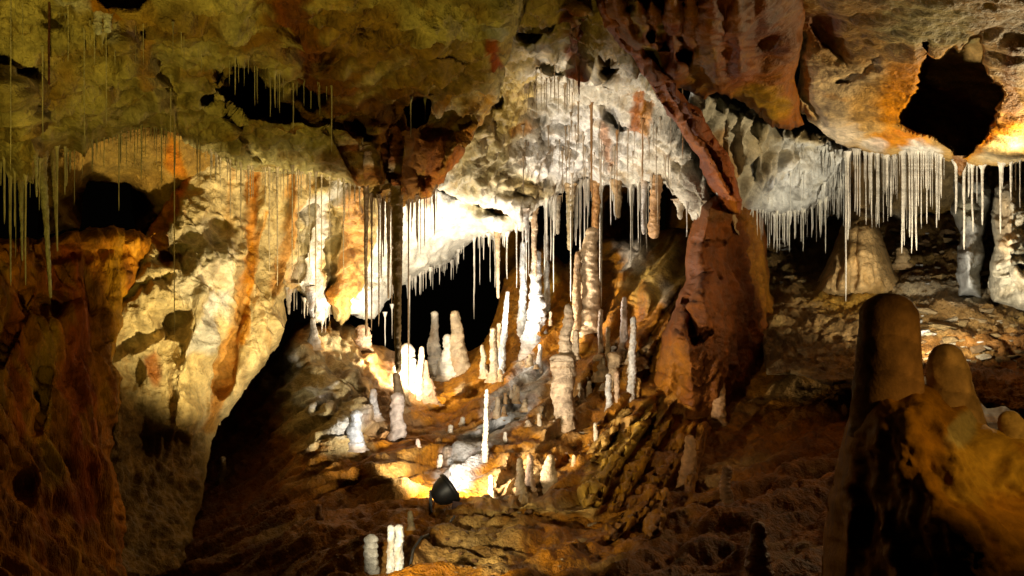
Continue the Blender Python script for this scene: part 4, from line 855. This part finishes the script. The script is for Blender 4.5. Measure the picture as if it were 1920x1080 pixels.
single('right', 'ceiling_right', [(1586,290,275),(1590,290,160),(1692,285,190),(1695,285,175),(1710,285,190),(1718,285,185),(1706,285,160),(1756,292,135),(1633,288,115),(1646,290,130),(1670,296,110)], 4.4, CALC)
row('right_edge', 'ceiling_right', [(1790,306),(1840,312),(1880,310),(1918,300)], 9, 40, 110, 5.0, CALC)
single('right_edge', 'ceiling_right', [(1793,306,95),(1808,308,160),(1823,310,125),(1842,312,110),(1876,308,130),(1896,306,60),(1817,310,60)], 5.4, CALC)
row('alcove', 'ceiling_left', [(420,112),(452,110),(482,128),(520,142),(560,160),(620,165)], 15, 20, 75, 2.8, OLV)
single('alcove', 'ceiling_left', [(441,108,70),(482,128,55),(507,140,80),(524,142,70),(550,155,90),(583,160,110),(622,165,120),(770,190,70),(797,190,55)], 2.6, OLV)
row('topleft', 'ceiling_left', [(20,-5),(110,30),(200,62),(290,40),(340,60),(390,110)], 18, 25, 80, 2.4, OLV)
single('topleft', 'ceiling_left', [(20,-10,330),(128,20,95),(199,58,175),(177,60,60),(320,150,110),(158,60,200),(80,100,160)], 3.0, OLV)
row('wallfoot', 'left_cream_wall', [(535,545),(560,545),(585,590),(605,600),(620,570)], 9, 12, 40, 3.0, (0.5,0.4,0.26), jv=3)

LAB = {
 'left': ('olive straw of the dense left fringe', 'straws of the left fringe'),
 'left_arch': ('thin straw over the dark recess at the left', 'straws over the left recess'),
 'cream': ('thin dark straw of the cream wall row', 'straws before the cream wall'),
 'bright': ('dark straw against the glaring white wall', 'straws before the bright wall'),
 'niche': ('white straw rimming the black opening', 'straws on the rim of the opening'),
 'vault': ('white straw of the pale vault edge', 'straws along the vault edge'),
 'vault_top': ('fine brownish straw on the vault face', 'straws on the vault face'),
 'drapery': ('pale straw under the grey-white drapery', 'straws under the drapery'),
 'right': ('white straw of the curtain above the rubble', 'straws of the curtain above the rubble'),
 'right_edge': ('thick white straw at the right edge', 'straws before the pillars'),
 'alcove': ('straw on the lip of the ceiling alcove', 'straws of the ceiling alcove'),
 'topleft': ('olive straw on the high olive ceiling', 'straws on the olive ceiling'),
 'wallfoot': ('drip straw at the shaded foot of the cream wall', 'drips at the foot of the cream wall'),
}
SUB = {   # what each straw hangs over or beside, by its place along the row
 'left': [(45, 'at the outer end'), (85, 'left of the little arch'), (999, 'right of the little arch')],
 'cream': [(360, 'by the dark recess'), (440, 'before the cream bulge'), (500, 'before the first rusty streak'), (570, 'before the second rusty streak'), (640, 'before the white stripe'), (999, 'before the broad orange stripe')],
 'bright': [(700, 'at the left end'), (740, 'left of the thick brown one'), (790, 'right of the thick brown one'), (999, 'under the brown lobe')],
 'niche': [(800, 'at its low left end'), (882, 'along the sloping part'), (930, 'by the corner of the opening'), (1100, 'above the slender stalagmites')],
 'vault': [(1010, 'above the slender stalagmites'), (1050, 'over the narrow black gap'), (1085, 'above the pedestal stalagmite'), (1112, 'left of the orange hanging column'), (1150, 'right of the orange hanging column'), (1200, 'left of the white column'), (1999, 'by the orange-brown column')],
 'vault_top': [(1040, 'left part'), (1110, 'below the dark red stain'), (1999, 'toward the ceiling rib')],
 'drapery': [(1460, 'at its column end'), (1520, 'under its middle'), (1999, 'at its curtain end')],
 'right': [(1606, 'above the pale cone'), (1650, 'above the orange finger'), (1690, 'left of the white boss'), (1728, 'under the white boss'), (1999, 'right of the white boss')],
 'right_edge': [(1815, 'below the shadow-shaped hollow'), (1850, 'before the grey pillar'), (1999, 'before the pale pillar')],
 'alcove': [(470, 'over its blackest part'), (540, 'at its middle'), (999, 'at its far end')],
 'topleft': [(120, 'near the reddish stalactite'), (230, 'below the white drip cones'), (999, 'toward the alcove')],
}
ORD = ['longest', 'second longest', 'third longest', 'fourth longest', 'fifth longest', 'sixth longest', 'seventh longest', 'eighth longest']
_rank = {}
def straw_label(key, u, L, Ls):
    base = LAB[key][0]
    where = next((t for lim, t in SUB.get(key, []) if u < lim), '')
    k = (key, where); _rank[k] = _rank.get(k, -1)+1
    o = ORD[_rank[k]]+' ' if _rank[k] < len(ORD) else 'short '
    return (o+base+(', '+where if where else ''))

def straw_geo(L, w, Y, seed):
    """a thin, slightly crooked hollow-looking tube hanging from its root at the origin"""
    n = max(5, min(14, int(L/14)+3)); s = 6
    Lm = L*Y/F; r0 = w*Y/F/2
    t = np.linspace(0, 1, n)
    r = r0*(1.25*np.exp(-t/0.06)+1.0-0.28*t)*(1+0.16*perlin(t*11, np.full(n, seed), t*0))
    r[-1] *= 0.35; r[-2] *= 0.95
    r[0] *= 1.6
    dx = r0*0.9*perlin(t*2.3, np.full(n, seed+4), t*0)*t; dy = r0*0.9*perlin(t*2.3, np.full(n, seed+8), t*0)*t
    th = np.linspace(0, 2*math.pi, s, endpoint=False)
    V = np.stack([dx[:, None]+r[:, None]*np.cos(th), dy[:, None]+r[:, None]*np.sin(th), np.repeat((0.03-t*(Lm+0.03))[:, None], s, 1)], -1).reshape(-1, 3)
    i = np.arange(n-1)[:, None]*s; j = np.arange(s)[None]; j2 = (j+1) % s
    Q = np.stack([i+j, i+s+j, i+s+j2, i+j2], -1).reshape(-1, 4)
    return V, Q
STRAWS = [s for s in STRAWS if -4 < s[0] < 1924]
STRAWS.sort(key=lambda s: -s[2]*s[3])
STRAWS = sorted(STRAWS[:290], key=lambda s: -s[2])+STRAWS[290:]
restV, restQ, restC, cnt = [], [], [], 0
for k, (u, v, L, w, Y, c, key) in enumerate(STRAWS):
    V, Q = straw_geo(L, w, Y, k*0.37)
    root = np.array(P(u, v, Y))
    t = -V[:, 2]/max(1e-3, L*Y/F)
    C = np.array(c)[None]*(1+0.25*perlin(t*6, np.full(len(V), k*0.7), t*0))[:, None]
    if k < 290:
        o = make_mesh('soda_straw', V, Q, M_CALC, C, loc=root)
        tag(o, straw_label(key, u, L, None), 'straw', LAB[key][1])
    else:
        restV.append(V+root); restQ.append(Q+cnt); restC.append(C); cnt += len(V)
if restV:
    o = make_mesh('fine_straws', np.vstack(restV), np.vstack(restQ), M_CALC, np.vstack(restC))
    tag(o, 'countless short fine soda straws fringing the cave ceiling', 'straws', kind='stuff')

# ---------------------------------------------------------------- loose rocks
def rock_mesh(name, seed, col, flat):
    r = np.random.default_rng(seed)
    me = bpy.data.meshes.new(name)
    import bmesh
    bm = bmesh.new()
    for _ in range(16):
        p = r.normal(size=3); p /= np.linalg.norm(p)
        p = np.sign(p)*np.abs(p)**0.7
        bm.verts.new((p[0]*r.uniform(.7, 1.05), p[1]*r.uniform(.6, 1), p[2]*flat*r.uniform(.6, 1)))
    res = bmesh.ops.convex_hull(bm, input=bm.verts[:])
    bmesh.ops.delete(bm, geom=[g for g in res['geom_interior'] if isinstance(g, bmesh.types.BMVert)], context='VERTS')
    bm.to_mesh(me); bm.free()
    a = me.color_attributes.new('Col', 'FLOAT_COLOR', 'POINT')
    n = len(me.vertices); c4 = np.ones((n, 4), np.float32)
    c4[:, :3] = np.array(col)*r.uniform(.85, 1.15, (n, 1))
    a.data.foreach_set('color', c4.ravel())
    me.materials.append(M_MUD)
    return me
ROCKC = [(0.26,0.17,0.07),(0.34,0.24,0.12),(0.20,0.12,0.05),(0.42,0.34,0.22),(0.30,0.20,0.08),(0.55,0.52,0.45)]
rocks = [rock_mesh('rock', 100+i, ROCKC[i % 6], 0.42) for i in range(12)]
stones = [rock_mesh('stone', 200+i, [(0.30,0.17,0.06),(0.42,0.29,0.15),(0.22,0.11,0.04)][i % 3], 0.6) for i in range(9)]
def scatter(name, meshes, lay, box, n, smin, smax, label, cat, group, avoid=None, tilt=0.25):
    for _ in range(n):
        u = random.uniform(box[0], box[2]); v = random.uniform(box[1], box[3])
        if avoid and avoid(u, v): continue
        Y = depth_at(lay, u, v)
        s = (smin+(smax-smin)*random.random()**2.2)*Y/F/2
        mi = random.randrange(len(meshes)); o = bpy.data.objects.new(name, meshes[mi])
        p = P(u, v, Y); o.location = (p[0], p[1], p[2])
        o.scale = (s*random.uniform(.9, 1.5), s, s)
        o.rotation_euler = (random.uniform(-tilt, tilt), random.uniform(-tilt, tilt), random.uniform(0, 6.28))
        COL.objects.link(o)
        third = (u-box[0])/(box[2]-box[0]); row_ = (v-box[1])/(box[3]-box[1])
        sz = 'small' if s*F*2/Y < smin+(smax-smin)*0.22 else 'larger'
        tone = (['brown', 'tan', 'dark', 'pale', 'ochre', 'whitish'] if name == 'rock' else ['brown', 'tan', 'dark'])[mi % (6 if name == 'rock' else 3)]
        place = ['left', 'middle', 'right'][min(2, int(third*3))]+' '+['back', 'centre', 'front'][min(2, int(row_*3))]
        tag(o, '%s %s %s, %s part' % (sz, tone, label, place), cat, group)
nocone = lambda u, v: abs(u-1600) < 30+(v-400)*0.5 and v < 560
scatter('rock', rocks, 'rubble_floor', (1425,405,1590,540), 60, 9, 30, 'flat rock in the rubble between column and pale cone', 'rock', 'rocks left of the pale cone', nocone)
scatter('rock', rocks, 'rubble_floor', (1650,430,1850,680), 130, 9, 44, 'flat rock in the rubble before the pillars', 'rock', 'rocks before the pillars', nocone)
scatter('rock', rocks, 'rubble_floor', (1850,590,1920,690), 24, 9, 40, 'flat rock in the rubble under the pale pillar', 'rock', 'rocks under the pale pillar', nocone)
scatter('stone', stones, 'cave_floor', (780,930,1120,1075), 46, 7, 18, 'muddy stone on the floor below the floodlight', 'stone', 'stones on the lit floor')
scatter('stone', stones, 'cave_floor', (930,700,1180,900), 30, 6, 15, 'muddy stone on the slope among the stalagmites', 'stone', 'stones on the slope')

# ---------------------------------------------------------------- the floodlight on the slope
def lathe_part(name, prof, mat, parent, M, segs=28):
    """prof: (radius, height) pairs turned about the local axis, M: 3x3 numpy rotation"""
    th = np.linspace(0, 2*math.pi, segs, endpoint=False)
    V = np.array([[r*math.cos(a), r*math.sin(a), h] for (r, h) in prof for a in th]) @ M.T
    n = len(prof); i = np.arange(n-1)[:, None]*segs; j = np.arange(segs)[None]; j2 = (j+1) % segs
    Q = np.stack([i+j, i+j2, i+segs+j2, i+segs+j], -1).reshape(-1, 4)
    return make_mesh(name, V, Q, mat, parent=parent)
def box_part(name, size, off, mat, parent, M):
    x, y, z = [s/2 for s in size]
    V = np.array([[sx*x, sy*y, sz*z] for sx in (-1, 1) for sy in (-1, 1) for sz in (-1, 1)])+np.array(off)
    Q = np.array([[0,1,3,2],[4,6,7,5],[0,4,5,1],[2,3,7,6],[0,2,6,4],[1,5,7,3]])
    o = make_mesh(name, V @ M.T, Q, mat, parent=parent)
    o.data.polygons.foreach_set('use_smooth', np.zeros(6, bool))
    return o
LB = FLOOD_AT
aim = np.array((0.80, 0.30, 0.52)); aim /= np.linalg.norm(aim)
sx = np.cross([0, 0, 1], aim); sx /= np.linalg.norm(sx); sy = np.cross(aim, sx)
MR = np.stack([sx, sy, aim], 1)
fl = empty('floodlight', LB, 'black bowl-shaped floodlight sitting on the slope, shining away from the camera', 'lamp')
house = lathe_part('housing', [(0.0,-.085),(.03,-.085),(.055,-.07),(.08,-.035),(.095,.02),(.098,.06),(.090,.06),(.086,.02),(.07,-.025),(.04,-.05),(.0,-.055)], M_BLACK, fl, MR)
lathe_part('lens', [(0.0,.035),(.05,.033),(.084,.028)], M_LENS, house, MR)
lathe_part('collar', [(.100,.035),(.106,.037),(.106,.055),(.100,.057)], M_BLACK, house, MR)
I3 = np.eye(3)
box_part('bracket', (.02,.03,.16), (-.09,0,-.07), M_BLACK, fl, I3)
box_part('bracket', (.02,.03,.16), (.09,0.02,-.09), M_BLACK, fl, I3)
box_part('crossbar', (.20,.05,.02), (0,.01,-.16), M_BLACK, fl, I3)
lathe_part('pole', [(.0,-.17),(.013,-.17),(.013,-.36),(.0,-.36)], M_BLACK, fl, I3, 12)
box_part('foot', (.26,.16,.02), (0,.01,-.36), M_BLACK, fl, I3)
a = math.radians(12)
RZ = np.array([[math.cos(a),0,math.sin(a)],[0,1,0],[-math.sin(a),0,math.cos(a)]])
box_part('glare_shield', (.06,.012,.13), (.10,-.05,-.10), M_RUST, fl, RZ)

# its cable trails down the slope
cp = [(842,952),(852,968),(840,985),(815,998),(790,1008),(775,1030),(770,1060)]
cen = []
for (u, v) in cp: cen.append(np.array(P(u, v, depth_at('cave_floor', u, v)-0.02)))
cen[0] = np.array(FLOOD_AT)+np.array((0, .01, -.34))
fine_c = []
for k in range(len(cen)-1):
    for f in np.linspace(0, 1, 6, endpoint=False): fine_c.append(cen[k]*(1-f)+cen[k+1]*f)
fine_c.append(cen[-1]); fine_c = np.array(fine_c)
th = np.linspace(0, 2*math.pi, 6, endpoint=False)
V = np.array([p+0.008*np.array((math.cos(a), 0.3*math.sin(a), math.sin(a))) for p in fine_c for a in th])-np.array(FLOOD_AT)
i = np.arange(len(fine_c)-1)[:, None]*6; j = np.arange(6)[None]; j2 = (j+1) % 6
make_mesh('cable', V, np.stack([i+j, i+j2, i+6+j2, i+6+j], -1).reshape(-1, 4), M_CABLE, parent=fl)
